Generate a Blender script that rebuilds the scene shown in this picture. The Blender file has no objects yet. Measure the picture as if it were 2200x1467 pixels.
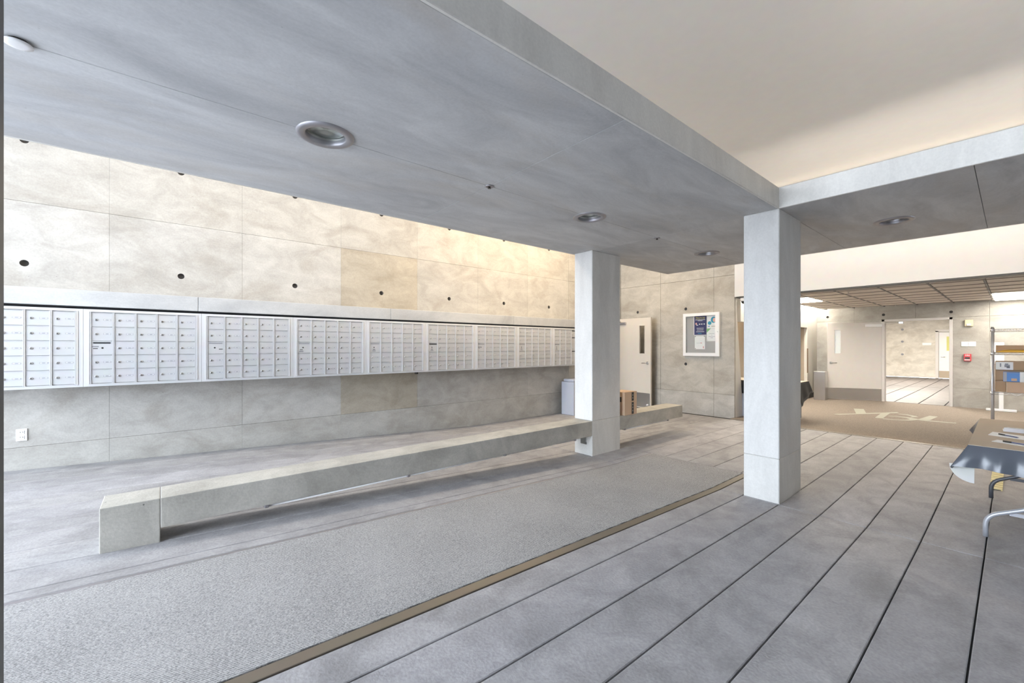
import bpy, bmesh, math, random
from mathutils import Vector, Matrix
random.seed(7)
SC = bpy.context.scene
COL = SC.collection
# ------------------------------------------------------------------ camera
F_PX, CY_PX, YAW, EYE = 898.0, 743.5, 0.8752, 1.42
cam_d = bpy.data.cameras.new('camera')
cam_d.sensor_width = 36.0
cam_d.lens = 36.0 * F_PX / 2200.0
cam_d.shift_y = (CY_PX - 733.5) / 2200.0
cam_d.clip_start = 0.02
cam_d.clip_end = 200
cam = bpy.data.objects.new('camera', cam_d)
COL.objects.link(cam)
cam.location = (0, 0, EYE)
fx, fy = math.cos(YAW), math.sin(YAW)          # optical axis in the floor plan
cam.rotation_euler = (math.pi / 2, 0, math.atan2(fy, fx) - math.pi / 2)
SC.camera = cam
# ------------------------------------------------------------------ world, exposure
world = bpy.data.worlds.new('overcast_sky'); SC.world = world; world.use_nodes = True
bg = world.node_tree.nodes['Background']
bg.inputs[0].default_value = (0.79, 0.88, 1.0, 1); bg.inputs[1].default_value = 12.0
SC.view_settings.view_transform = 'Standard'
SC.view_settings.look = 'None'
SC.view_settings.gamma = 1.0
SC.view_settings.use_curve_mapping = False
SC.view_settings.exposure = 0.58
SC.cycles.use_denoising = True
SC.cycles.max_bounces = 10
SC.cycles.diffuse_bounces = 8
SC.cycles.sample_clamp_indirect = 8.0

def area(name, loc, sx, sy, energy, color, rot=(0, 0, 0), parent=None, portal=False):
    d = bpy.data.lights.new(name, 'AREA'); d.shape = 'RECTANGLE'
    d.size, d.size_y, d.energy, d.color = sx, sy, energy, color
    if portal: d.cycles.is_portal = True
    o = bpy.data.objects.new(name, d); COL.objects.link(o)
    o.location = loc; o.rotation_euler = rot
    if parent:
        o.parent = parent; o.location = Vector(loc) - parent.location
    return o
# daylight comes in through the glazed entrance side (x = -1.55); the portal only guides sampling
area('entrance_daylight', (-5.05, 3.05, 2.2), 4.0, 6.3, 1, (1, 1, 1), (0, -math.pi / 2, 0), portal=True)
WARM = (1.0, 0.85, 0.64)
WARM2 = (1.0, 0.88, 0.72)
WARM3 = (1.0, 0.93, 0.82)
VOID_WARM = (1.0, 0.80, 0.56)
NEUTRAL = (1.0, 0.93, 0.84)

# ------------------------------------------------------------------ material helpers
def new_mat(name):
    m = bpy.data.materials.new(name); m.use_nodes = True
    nt = m.node_tree; b = nt.nodes['Principled BSDF']
    return m, nt, b
def N(nt, t, **kw):
    n = nt.nodes.new(t)
    for k, v in kw.items(): setattr(n, k, v)
    return n
def plain(name, col, rough=0.5, metal=0.0, spec=None):
    m, nt, b = new_mat(name)
    b.inputs['Base Color'].default_value = (*col, 1)
    b.inputs['Roughness'].default_value = rough
    b.inputs['Metallic'].default_value = metal
    # slight procedural variation so nothing is a dead flat colour
    g = N(nt, 'ShaderNodeNewGeometry'); nz = N(nt, 'ShaderNodeTexNoise')
    nz.inputs['Scale'].default_value = 9.0; nz.inputs['Detail'].default_value = 4
    nt.links.new(g.outputs['Position'], nz.inputs['Vector'])
    mx = N(nt, 'ShaderNodeMix', data_type='RGBA', blend_type='MULTIPLY')
    mx.inputs[0].default_value = 0.10
    mx.inputs[6].default_value = (*col, 1)
    nt.links.new(nz.outputs['Color'], mx.inputs[7])
    nt.links.new(mx.outputs[2], b.inputs['Base Color'])
    return m
def emit(name, col, s):
    m, nt, b = new_mat(name)
    b.inputs['Base Color'].default_value = (*col, 1)
    b.inputs['Emission Color'].default_value = (*col, 1)
    b.inputs['Emission Strength'].default_value = s
    return m
def concrete(name, c1, c2, c3, scale=1.0, stretch=(1, 1, 1), pits=0.35, bump=0.25, rough=0.8, grain=0.08, stain=0.5):
    m, nt, b = new_mat(name); L = nt.links.new
    g = N(nt, 'ShaderNodeNewGeometry')
    mp = N(nt, 'ShaderNodeMapping'); mp.inputs['Scale'].default_value = stretch
    L(g.outputs['Position'], mp.inputs['Vector'])
    n1 = N(nt, 'ShaderNodeTexNoise'); n1.inputs['Scale'].default_value = 1.6 * scale
    n1.inputs['Detail'].default_value = 9; n1.inputs['Roughness'].default_value = 0.68
    n1.inputs['Distortion'].default_value = 0.6
    L(mp.outputs[0], n1.inputs['Vector'])
    r1 = N(nt, 'ShaderNodeValToRGB'); e = r1.color_ramp.elements
    e[0].position = 0.33; e[0].color = (*c2, 1); e[1].position = 0.64; e[1].color = (*c1, 1)
    L(n1.outputs['Fac'], r1.inputs['Fac'])
    # stains
    n2 = N(nt, 'ShaderNodeTexNoise'); n2.inputs['Scale'].default_value = 0.75 * scale
    n2.inputs['Detail'].default_value = 7; n2.inputs['Roughness'].default_value = 0.6; n2.inputs['Distortion'].default_value = 1.2
    mp2 = N(nt, 'ShaderNodeMapping'); mp2.inputs['Location'].default_value = (13.1, 4.7, 2.2)
    mp2.inputs['Scale'].default_value = stretch
    L(g.outputs['Position'], mp2.inputs['Vector']); L(mp2.outputs[0], n2.inputs['Vector'])
    r2 = N(nt, 'ShaderNodeValToRGB'); e = r2.color_ramp.elements
    e[0].position = 0.50; e[0].color = (0, 0, 0, 1); e[1].position = 0.72; e[1].color = (stain, stain, stain, 1)
    L(n2.outputs['Fac'], r2.inputs['Fac'])
    m1 = N(nt, 'ShaderNodeMix', data_type='RGBA'); m1.inputs[7].default_value = (*c3, 1)
    L(r2.outputs[0], m1.inputs[0]); L(r1.outputs[0], m1.inputs[6])
    # grain
    n3 = N(nt, 'ShaderNodeTexNoise'); n3.inputs['Scale'].default_value = 70; n3.inputs['Detail'].default_value = 5
    L(g.outputs['Position'], n3.inputs['Vector'])
    m2 = N(nt, 'ShaderNodeMix', data_type='RGBA', blend_type='MULTIPLY'); m2.inputs[0].default_value = 1
    r3 = N(nt, 'ShaderNodeValToRGB'); e = r3.color_ramp.elements
    e[0].position = 0.3; e[0].color = (1 - 2 * grain,) * 3 + (1,); e[1].position = 0.7; e[1].color = (1, 1, 1, 1)
    L(n3.outputs['Fac'], r3.inputs['Fac']); L(m1.outputs[2], m2.inputs[6]); L(r3.outputs[0], m2.inputs[7])
    # pits
    vo = N(nt, 'ShaderNodeTexVoronoi'); vo.inputs['Scale'].default_value = 11
    L(g.outputs['Position'], vo.inputs['Vector'])
    sep = N(nt, 'ShaderNodeSeparateColor'); L(vo.outputs['Color'], sep.inputs[0])
    thr = N(nt, 'ShaderNodeMath', operation='MULTIPLY'); L(sep.outputs[0], thr.inputs[0])
    thr.inputs[1].default_value = 0.13
    sb = N(nt, 'ShaderNodeMath', operation='SUBTRACT'); L(thr.outputs[0], sb.inputs[0]); sb.inputs[1].default_value = 0.075
    lt = N(nt, 'ShaderNodeMath', operation='LESS_THAN'); L(vo.outputs['Distance'], lt.inputs[0]); L(sb.outputs[0], lt.inputs[1])
    pm = N(nt, 'ShaderNodeMath', operation='MULTIPLY'); L(lt.outputs[0], pm.inputs[0]); pm.inputs[1].default_value = pits
    m3 = N(nt, 'ShaderNodeMix', data_type='RGBA'); m3.inputs[7].default_value = (c2[0] * .4, c2[1] * .4, c2[2] * .4, 1)
    L(pm.outputs[0], m3.inputs[0]); L(m2.outputs[2], m3.inputs[6])
    # each cast piece has a tint of its own
    oi = N(nt, 'ShaderNodeObjectInfo')
    m4 = N(nt, 'ShaderNodeMix', data_type='RGBA', blend_type='MULTIPLY'); m4.inputs[0].default_value = 1
    L(m3.outputs[2], m4.inputs[6]); L(oi.outputs['Color'], m4.inputs[7])
    L(m4.outputs[2], b.inputs['Base Color'])
    b.inputs['Roughness'].default_value = rough
    bp = N(nt, 'ShaderNodeBump'); bp.inputs['Strength'].default_value = bump; bp.inputs['Distance'].default_value = 0.004
    ad = N(nt, 'ShaderNodeMath', operation='SUBTRACT'); L(n3.outputs['Fac'], ad.inputs[0]); L(lt.outputs[0], ad.inputs[1])
    L(ad.outputs[0], bp.inputs['Height']); L(bp.outputs[0], b.inputs['Normal'])
    return m
M = {}
M['wall'] = concrete('board_formed_concrete', (.465, .448, .415), (.345, .330, .302), (.265, .235, .195), 1.6, (1, 1, 1.7), .5, .2, .8, .06, .5)
M['slab'] = concrete('slab_concrete', (.60, .605, .61), (.42, .425, .435), (.50, .465, .42), 1.0, (.7, 1.9, 1), .25, .12, .75, .04, .55)
M['column'] = concrete('column_concrete', (.69, .68, .655), (.57, .56, .54), (.48, .47, .445), 1.2, (1.5, 1.5, .5), .2, .12, .75, .04, .4)
M['bench'] = concrete('bench_concrete', (.51, .488, .438), (.37, .355, .315), (.26, .245, .215), 1.9, (1, 1, 1), 1.0, .35, .8, .06, .6)
M['floor'] = concrete('floor_concrete', (.425, .417, .425), (.30, .293, .30), (.19, .185, .188), 2.2, (1, 1.3, 1), .15, .45, .62, .10, .55)
M['hole_shade'] = plain('tie_hole_shade', (.10, .095, .09), .9)  # shade inside the wall tie holes, put into the colour of their cut faces
M['joint'] = plain('dark_joint', (.03, .03, .032), .9)
M['pavement'] = plain('pavement', (.48, .48, .49), .9)
M['greywall'] = plain('grey_wall', (.13, .13, .13), .8)
M['white'] = plain('white_plaster', (.72, .71, .695), .7)
M['highceiling'] = plain('grey_white_ceiling', (.66, .67, .69), .8)
M['offwhite'] = plain('cream_plaster', (.72, .69, .63), .7)
M['brownwall'] = plain('brown_wall', (.42, .35, .27), .6)
M['brown'] = plain('brown_wood', (.22, .14, .08), .5)
M['black'] = plain('black_plastic', (.015, .016, .018), .35)
M['dark'] = plain('dark_bronze', (.05, .047, .042), .4, .5)
M['bronze'] = plain('bronze_strip', (.20, .175, .14), .45, .6)
M['steel'] = plain('brushed_steel', (.62, .61, .60), .32, 1.0)
M['steel_dull'] = plain('dull_steel', (.40, .39, .41), .45, .8)
M['chrome'] = plain('chrome', (.78, .78, .80), .3, .75)
M['alu'] = plain('mailbox_aluminium', (.64, .64, .645), .4, .2)
M['alu_door'] = plain('mailbox_door_aluminium', (.52, .52, .525), .45, .2)
M['plate'] = plain('number_plate_grey', (.26, .26, .28), .5, .2)
M['plate_in'] = plain('number_plate_face', (.62, .62, .64), .5, .1)
M['paintdoor'] = plain('door_paint', (.63, .60, .57), .45)
M['creamdoor'] = plain('cream_door_paint', (.60, .55, .48), .5)
M['paper'] = plain('white_paper', (.86, .86, .85), .8)
M['cardboard'] = plain('cardboard', (.46, .31, .19), .8)
M['cardboard2'] = plain('pale_cardboard', (.58, .41, .28), .8)
M['kraft'] = plain('kraft_paper', (.45, .37, .28), .75)
M['yellow'] = plain('yellow_envelope', (.75, .43, .06), .6)
M['blue'] = plain('blue_print', (.12, .28, .62), .6)
M['red'] = plain('red_plastic', (.60, .05, .06), .4)
M['cream'] = plain('cream_plastic', (.72, .62, .40), .4)
M['whiteplastic'] = plain('white_plastic', (.80, .80, .80), .4)
M['navy'] = plain('navy_print', (.022, .025, .11), .6)
M['teal'] = plain('teal_print', (.03, .30, .45), .6)
M['pink'] = plain('pink_print', (.75, .42, .36), .6)
M['green'] = plain('green_print', (.22, .48, .20), .6)
M['yprint'] = plain('yellow_print', (.80, .72, .15), .6)
M['gprint'] = plain('grey_print', (.42, .42, .46), .6)
M['tan'] = plain('tan_letter', (.36, .345, .28), .8)
M['pegboard'] = plain('grey_felt', (.42, .41, .40), .9)
M['paleyellow'] = plain('pale_yellow_plastic', (.80, .68, .36), .5)
M['greyleg'] = plain('grey_enamel', (.42, .43, .46), .35, .3)
M['darkleg'] = plain('dark_grey_enamel', (.08, .085, .095), .4, .2)
M['bluepen'] = plain('pen_blue', (.10, .11, .20), .4)
M['greycab'] = plain('grey_cabinet', (.42, .44, .50), .5)
M['lime'] = plain('lime_window', (.62, .60, .16), .4)

def mat_mat():
    m, nt, b = new_mat('ribbed_entrance_mat'); L = nt.links.new
    g = N(nt, 'ShaderNodeNewGeometry')
    mp = N(nt, 'ShaderNodeMapping'); L(g.outputs['Position'], mp.inputs['Vector'])
    mp.inputs['Rotation'].default_value = (0, 0, math.radians(4))
    wv = N(nt, 'ShaderNodeTexWave', wave_type='BANDS', bands_direction='Y')
    wv.inputs['Scale'].default_value = 28; wv.inputs['Distortion'].default_value = 3.0
    wv.inputs['Detail'].default_value = 2; wv.inputs['Detail Scale'].default_value = 5
    L(mp.outputs[0], wv.inputs['Vector'])
    nz = N(nt, 'ShaderNodeTexNoise'); nz.inputs['Scale'].default_value = 120; nz.inputs['Detail'].default_value = 3
    L(g.outputs['Position'], nz.inputs['Vector'])
    nb = N(nt, 'ShaderNodeTexNoise'); nb.inputs['Scale'].default_value = 2.2; nb.inputs['Detail'].default_value = 5
    L(g.outputs['Position'], nb.inputs['Vector'])
    a1 = N(nt, 'ShaderNodeMath', operation='MULTIPLY'); L(wv.outputs['Fac'], a1.inputs[0]); a1.inputs[1].default_value = .45
    a2 = N(nt, 'ShaderNodeMath', operation='MULTIPLY_ADD'); L(nz.outputs['Fac'], a2.inputs[0]); a2.inputs[1].default_value = .75; L(a1.outputs[0], a2.inputs[2])
    a3 = N(nt, 'ShaderNodeMath', operation='MULTIPLY_ADD'); L(nb.outputs['Fac'], a3.inputs[0]); a3.inputs[1].default_value = .22; L(a2.outputs[0], a3.inputs[2])
    r = N(nt, 'ShaderNodeValToRGB'); e = r.color_ramp.elements
    e[0].position = .38; e[0].color = (.12, .12, .122, 1); e[1].position = .95; e[1].color = (.44, .435, .43, 1)
    L(a3.outputs[0], r.inputs['Fac']); L(r.outputs[0], b.inputs['Base Color'])
    b.inputs['Roughness'].default_value = .95
    bp = N(nt, 'ShaderNodeBump'); bp.inputs['Strength'].default_value = .6; bp.inputs['Distance'].default_value = .004
    L(a2.outputs[0], bp.inputs['Height']); L(bp.outputs[0], b.inputs['Normal'])
    return m
M['mat'] = mat_mat()
def carpet_mat():
    m, nt, b = new_mat('brown_carpet_pile'); L = nt.links.new
    g = N(nt, 'ShaderNodeNewGeometry')
    nz = N(nt, 'ShaderNodeTexNoise'); nz.inputs['Scale'].default_value = 90; nz.inputs['Detail'].default_value = 4
    L(g.outputs['Position'], nz.inputs['Vector'])
    r = N(nt, 'ShaderNodeValToRGB'); e = r.color_ramp.elements
    e[0].position = .3; e[0].color = (.155, .125, .10, 1); e[1].position = .72; e[1].color = (.30, .25, .205, 1)
    L(nz.outputs['Fac'], r.inputs['Fac']); L(r.outputs[0], b.inputs['Base Color'])
    b.inputs['Roughness'].default_value = 1.0
    return m
M['carpet'] = carpet_mat()
def panel_mat():
    m, nt, b = new_mat('perforated_ceiling_panel'); L = nt.links.new
    g = N(nt, 'ShaderNodeNewGeometry')
    wv = N(nt, 'ShaderNodeTexWave', wave_type='BANDS', bands_direction='Y'); wv.inputs['Scale'].default_value = 22
    L(g.outputs['Position'], wv.inputs['Vector'])
    r = N(nt, 'ShaderNodeValToRGB'); e = r.color_ramp.elements
    e[0].position = .2; e[0].color = (.52, .47, .42, 1); e[1].position = .6; e[1].color = (.68, .63, .57, 1)
    L(wv.outputs['Fac'], r.inputs['Fac'])
    L(r.outputs[0], b.inputs['Base Color']); b.inputs['Roughness'].default_value = .5
    return m
M['cpanel'] = panel_mat()
def glass_mat(name, col=(.97, .985, .985), a=.0, rough=.0):
    m, nt, b = new_mat(name)
    b.inputs['Base Color'].default_value = (*col, 1); b.inputs['Roughness'].default_value = rough
    b.inputs['Transmission Weight'].default_value = 1.0 - a
    b.inputs['IOR'].default_value = 1.1
    return m
M['glass'] = glass_mat('clear_glass')
M['lens'] = plain('downlight_reflector', (.62, .66, .62), .22, .85)

# ------------------------------------------------------------------ mesh helpers
def mesh_of(bm, name, mats, smooth=False):
    me = bpy.data.meshes.new(name); bm.to_mesh(me); bm.free()
    for m in (mats if isinstance(mats, (list, tuple)) else [mats]): me.materials.append(M[m] if isinstance(m, str) else m)
    if smooth:
        for p in me.polygons: p.use_smooth = True
    return me
def bbox(bm, x0, x1, y0, y1, z0, z1, mi=0):
    vs = [bm.verts.new(p) for p in ((x0, y0, z0), (x1, y0, z0), (x1, y1, z0), (x0, y1, z0), (x0, y0, z1), (x1, y0, z1), (x1, y1, z1), (x0, y1, z1))]
    fs = [bm.faces.new([vs[i] for i in q]) for q in ((0, 3, 2, 1), (4, 5, 6, 7), (0, 1, 5, 4), (1, 2, 6, 5), (2, 3, 7, 6), (3, 0, 4, 7))]
    for f in fs: f.material_index = mi
    return vs
def bevel(bm, w, seg=1):
    if w: bmesh.ops.bevel(bm, geom=bm.edges[:], offset=w, segments=seg, affect='EDGES', profile=.6)
def box_mesh(name, sx, sy, sz, mat, bv=0.0, center=(0, 0, 0), seg=1):
    bm = bmesh.new(); cx, cy, cz = center
    bbox(bm, cx - sx / 2, cx + sx / 2, cy - sy / 2, cy + sy / 2, cz - sz / 2, cz + sz / 2); bevel(bm, bv, seg)
    return mesh_of(bm, name, mat)
def tube(bm, pts, r, n=10, caps=True, mi=0):
    pts = [Vector(p) for p in pts]; rings = []
    up = None
    for i, p in enumerate(pts):
        if i == 0: t = (pts[1] - p)
        elif i == len(pts) - 1: t = (p - pts[-2])
        else: t = (pts[i + 1] - p).normalized() + (p - pts[i - 1]).normalized()
        t.normalize()
        if up is None:
            up = Vector((0, 0, 1)) if abs(t.z) < .9 else Vector((1, 0, 0))
        s = t.cross(up).normalized(); up = s.cross(t).normalized()
        rr = r[i] if isinstance(r, (list, tuple)) else r
        rings.append([bm.verts.new(p + rr * (math.cos(2 * math.pi * k / n) * s + math.sin(2 * math.pi * k / n) * up)) for k in range(n)])
    for a, b in zip(rings, rings[1:]):
        for k in range(n):
            f = bm.faces.new((a[k], a[(k + 1) % n], b[(k + 1) % n], b[k])); f.smooth = True; f.material_index = mi
    if caps:
        f = bm.faces.new(rings[0][::-1]); f.material_index = mi
        f = bm.faces.new(rings[-1]); f.material_index = mi
def fillet(pts, r=.06, n=5):
    pts = [Vector(p) for p in pts]; out = [pts[0]]
    for a, b, c in zip(pts, pts[1:], pts[2:]):
        d1 = (a - b).normalized(); d2 = (c - b).normalized()
        rr = min(r, (a - b).length * .45, (c - b).length * .45)
        p0, p1 = b + d1 * rr, b + d2 * rr
        for k in range(n + 1):
            t = k / n; out.append((1 - t) ** 2 * p0 + 2 * t * (1 - t) * b + t * t * p1)
    out.append(pts[-1]); return out
def lathe(bm, prof, n=40, cx=0, cy=0, mi=None):
    rings = []
    for (r, z) in prof:
        rings.append([bm.verts.new((cx + r * math.cos(2 * math.pi * k / n), cy + r * math.sin(2 * math.pi * k / n), z)) for k in range(n)] if r > 1e-6 else [bm.verts.new((cx, cy, z))])
    for i, (a, b) in enumerate(zip(rings, rings[1:])):
        for k in range(n):
            q = [a[k % len(a)], a[(k + 1) % len(a)], b[(k + 1) % len(b)], b[k % len(b)]]
            u = []
            for v in q:
                if v not in u: u.append(v)
            f = bm.faces.new(u); f.smooth = True
            if mi: f.material_index = mi[i]
def poly(bm, pts, z0, z1, mi=0):
    a = [bm.verts.new((p[0], p[1], z0)) for p in pts]; b = [bm.verts.new((p[0], p[1], z1)) for p in pts]
    n = len(pts)
    for f in [bm.faces.new(b)] + [bm.faces.new((a[i], a[(i + 1) % n], b[(i + 1) % n], b[i])) for i in range(n)]: f.material_index = mi
def link(name, me, loc=(0, 0, 0), parent=None, rot=None):
    o = bpy.data.objects.new(name, me); COL.objects.link(o)
    if parent is not None:
        o.parent = parent
        o.location = Vector(loc)
    else: o.location = loc
    if rot: o.rotation_euler = rot
    return o
def tag(o, label, cat=None, group=None, kind=None):
    if label: o['label'] = label
    if cat: o['category'] = cat
    if group: o['group'] = group
    if kind: o['kind'] = kind
    return o
def thing(name, label, cat, loc=(0, 0, 0), rotz=0, group=None):
    o = bpy.data.objects.new(name, None); COL.objects.link(o)
    o.location = loc; o.rotation_euler = (0, 0, rotz); o.empty_display_size = .05
    return tag(o, label, cat, group)
def struct(name, me=None, label=None, loc=(0, 0, 0)):
    o = bpy.data.objects.new(name, me); COL.objects.link(o); o.location = loc
    o['kind'] = 'structure'
    if label: o['label'] = label
    return o
def boxobj(name, x0, x1, y0, y1, z0, z1, mat, parent=None, bv=0.0, seg=1):
    """a box whose origin is its own base centre; parent sits at its own location without rotation"""
    c = ((x0 + x1) / 2, (y0 + y1) / 2, z0)
    me = box_mesh(name, x1 - x0, y1 - y0, z1 - z0, mat, bv, (0, 0, (z1 - z0) / 2), seg)
    if parent is None: return link(name, me, c)
    return link(name, me, Vector(c) - (parent.location if parent.parent is None else parent.location + parent.parent.location), parent)
def boolean(me, cutter_me, name, mode='INDEX'):
    for q in (me, cutter_me):
        b_ = bmesh.new(); b_.from_mesh(q); bmesh.ops.recalc_face_normals(b_, faces=b_.faces[:]); b_.to_mesh(q); b_.free()
    a = bpy.data.objects.new('a', me); b = bpy.data.objects.new('b', cutter_me)
    COL.objects.link(a); COL.objects.link(b)
    md = a.modifiers.new('cut', 'BOOLEAN'); md.operation = 'DIFFERENCE'; md.object = b; md.solver = 'EXACT'; md.material_mode = mode
    dg = bpy.context.evaluated_depsgraph_get(); dg.update()
    r = bpy.data.meshes.new_from_object(a.evaluated_get(dg)); r.name = name
    bpy.data.objects.remove(a); bpy.data.objects.remove(b)
    return r
def cyl_cutter(bm, c, axis, r, depth, n=20):
    c = Vector(c); ax = Vector(axis).normalized()
    tube(bm, [c - ax * depth, c + ax * depth], r, n)

# ------------------------------------------------------------------ plan of the place (metres; x along the mailbox wall, y towards it)
YW = 6.18          # mailbox wall face
XB = 8.65          # back wall face
XF = 14.2          # far wall of the carpeted hall
ZS0, ZS1 = 2.66, 2.845   # slab underside / top
ZC = 4.25          # high ceiling
X0 = -1.6          # entrance side
RB = 4.225         # foot of the sloping floor
def zf(x, y):
    s = max(.018, min(.041, .0215 + .0065 * y))
    return s * max(0.0, RB - x)

# ---- floor: recessed bed + planks
bm = bmesh.new()
xs = [X0, -.5, .5, 1.5, 2.5, 3.4, RB, 5, XB, 16.0]; ys = [-4.2 + .5 * i for i in range(21)] + [6.3]
grid = [[bm.verts.new((x, y, zf(x, y) - .018)) for y in ys] for x in xs]
for i in range(len(xs) - 1):
    for j in range(len(ys) - 1):
        bm.faces.new((grid[i][j], grid[i + 1][j], grid[i + 1][j + 1], grid[i][j + 1]))
floor = struct('floor', mesh_of(bm, 'floor', 'joint'), 'grey concrete plank floor with dark joints')
def plank(x0, x1, y0, y1, parent=floor, g=.0038, zo=0.0, mat='floor', name='plank', nx=5):
    bm = bmesh.new(); c = .004
    x0 += g; x1 -= g; y0 += g; y1 -= g
    xs = [x0 + (x1 - x0) * i / nx for i in range(nx + 1)]
    ox, oy = (x0 + x1) / 2, (y0 + y1) / 2
    def row(y, dz, xx): return [bm.verts.new((x - ox, y - oy, zf(x, y) + zo + dz)) for x in xx]
    xi = [x0 + c] + xs[1:-1] + [x1 - c]
    R = [row(y0, -.018, xs), row(y0, -.003, xs), row(y0 + c, 0, xi), row(y1 - c, 0, xi), row(y1, -.003, xs), row(y1, -.018, xs)]
    for a, b in zip(R, R[1:]):
        for i in range(nx): bm.faces.new((a[i], a[i + 1], b[i + 1], b[i]))
    for k in (0, -1):
        bm.faces.new([r[k] for r in R][::(1 if k else -1)])
    bmesh.ops.recalc_face_normals(bm, faces=bm.faces[:])
    o = link(name, mesh_of(bm, name, mat), (ox, oy, 0), parent)
    t = random.uniform(.92, 1.06); o.color = (t, t, t * random.uniform(.985, 1.015), 1)
    return o
PITCH = .3055; Y_J = 1.345
MY0, MY1, MX1 = 1.86, 3.075, 4.97     # mat recess incl. edge strips
k = -18
rows = []
while True:
    a = Y_J + PITCH * k; b = a + PITCH; k += 1
    if a > YW - .02: break
    rows.append((a, min(b, YW - .002) if b < YW - .05 or True else b))
for a, b in rows:
    b = min(b, YW - .002)
    if b <= MY0 + .001 or a >= MY1 - .001:
        plank(X0, RB, a, b); plank(RB, 8.45, a, b, nx=1)
    else:
        if a < MY0:
            plank(X0, RB, a, MY0); plank(RB, MX1, a, MY0, nx=1, g=.004)
        if b > MY1:
            plank(X0, RB, MY1, b); plank(RB, MX1, MY1, b, nx=1)
        plank(MX1, 8.45, a, b, nx=1)
# entrance mat with metal edging, let into the floor
matT = thing('entrance_mat', 'long grey ribbed entrance mat let into the floor beside the bench', 'mat', (1.7, 2.45, 0))
def warp_strip(name, x0, x1, y0, y1, zo, mat, parent, nx=12, h=.014):
    bm = bmesh.new(); xs = [x0 + (x1 - x0) * i / nx for i in range(nx + 1)]
    if x0 < RB < x1: xs = sorted(xs + [RB])
    P = parent.location
    R = [[bm.verts.new((x - P.x, y - P.y, zf(x, y) + z)) for x in xs] for (y, z) in ((y0, zo - h), (y0, zo - .002), (y0 + .003, zo), (y1 - .003, zo), (y1, zo - .002), (y1, zo - h))]
    for a, b in zip(R, R[1:]):
        for i in range(len(xs) - 1): bm.faces.new((a[i], a[i + 1], b[i + 1], b[i]))
    for k in (0, -1): bm.faces.new([r[k] for r in R][::(1 if k else -1)])
    bmesh.ops.recalc_face_normals(bm, faces=bm.faces[:])
    return link(name, mesh_of(bm, name, mat), (0, 0, 0), parent)
warp_strip('pile', X0, 4.955, 1.934, 3.035, .004, 'mat', matT)
warp_strip('edge_strip', X0, 4.968, MY0 + .004, 1.930, .001, 'bronze', matT)
warp_strip('edge_strip', X0, 4.968, 3.038, MY1 - .004, .001, 'steel_dull', matT)

# ---- carpet of the hall
carpet = boxobj('carpet', 8.52, XF, -3.2, 3.54, -.016, .006, 'carpet', None)
tag(carpet, 'brown carpet covering the hall floor in front of the far open door', 'carpet')
tr = struct('trim_1', box_mesh('trim_1', .07, 6.7, .02, 'bronze', .003), 'metal threshold strip between plank floor and brown carpet', (8.485, .17, -.005))
# monogram woven into the carpet
def cl(px, py):   # traced shape -> carpet plane
    u = 1780 + px * .145455; v = 860 + py * .145455
    X = (u - 1100) / F_PX; Y = -(v - CY_PX) / F_PX
    r = (X * math.sin(YAW) + math.cos(YAW), -X * math.cos(YAW) + math.sin(YAW)); t = -EYE / Y
    return (r[0] * t, r[1] * t)
LG = [[(370, 125), (520, 133), (555, 192), (410, 203)],
      [(65, 207), (160, 217), (430, 208), (700, 203), (1045, 190), (1010, 179), (860, 184), (560, 193), (400, 199)],
      [(770, 200), (915, 190), (800, 272), (685, 262)],
      [(1035, 203), (1160, 213), (1290, 236), (1330, 252), (1200, 257), (1238, 243), (1150, 222), (1030, 208)],
      [(885, 236), (1000, 238), (1200, 258), (1330, 283), (1310, 297), (1200, 304), (960, 296), (800, 279), (805, 270), (960, 288), (1130, 292), (1205, 285), (1150, 266), (1000, 245), (890, 241)],
      [(1490, 233), (1615, 246), (1495, 300), (1310, 297), (1330, 283)],
      [(1345, 291), (1600, 312), (1890, 338), (1880, 346), (1500, 316), (1335, 299)]]
logo = thing('carpet_monogram', 'pale grey YBL monogram in flowing capitals laid into the brown carpet', 'lettering', (11.4, 1.5, .006))
for k, pts in enumerate(LG):
    bm = bmesh.new(); q = [cl(*p) for p in pts]
    poly(bm, [(x - 11.4, y - 1.5) for x, y in q], .0003, .0022)
    bmesh.ops.recalc_face_normals(bm, faces=bm.faces[:])
    link('letter_stroke', mesh_of(bm, 'letter_stroke', 'tan'), (0, 0, 0), logo)

# ------------------------------------------------------------------ concrete walls from formwork panels
def panel_mesh(w, h, holes, name='concrete_panel', th=.05):
    """panel in local x (width) z (height), face towards -y at y=0"""
    bm = bmesh.new(); bbox(bm, 0, w, 0, th, 0, h)
    bmesh.ops.bevel(bm, geom=[e for e in bm.edges if all(abs(v.co.y) < 1e-6 for v in e.verts)], offset=.0015, segments=1, affect='EDGES')
    me = mesh_of(bm, name, 'wall')
    if holes:
        cb = bmesh.new()
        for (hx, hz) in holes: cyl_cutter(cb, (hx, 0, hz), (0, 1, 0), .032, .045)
        cm = mesh_of(cb, 'cut', 'hole_shade')
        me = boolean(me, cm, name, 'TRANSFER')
    return me
Z1, Z2 = .435, 2.83
DX0, DX1, DZ = 7.42, 8.36, 2.08
wl = struct('wall_left', box_mesh('wall_left', DX0 - X0, .14, 4.6, 'wall', 0, (0, 0, 0)), 'tall board-formed concrete wall behind the mailboxes', ((X0 + DX0) / 2, YW + .118, 2.0))
PW = 1.2
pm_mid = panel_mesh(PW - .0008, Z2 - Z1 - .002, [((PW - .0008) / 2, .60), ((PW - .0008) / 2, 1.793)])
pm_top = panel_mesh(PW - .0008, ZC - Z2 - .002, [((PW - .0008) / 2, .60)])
pm_low = panel_mesh(PW - .0008, Z1 + .06, [])
def pcol(o, a=.93, b=1.04, warm=0):
    t = random.uniform(a, b); o.color = (t, t * (1 - .015 * warm), t * (1 - .05 * warm), 1)
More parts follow.
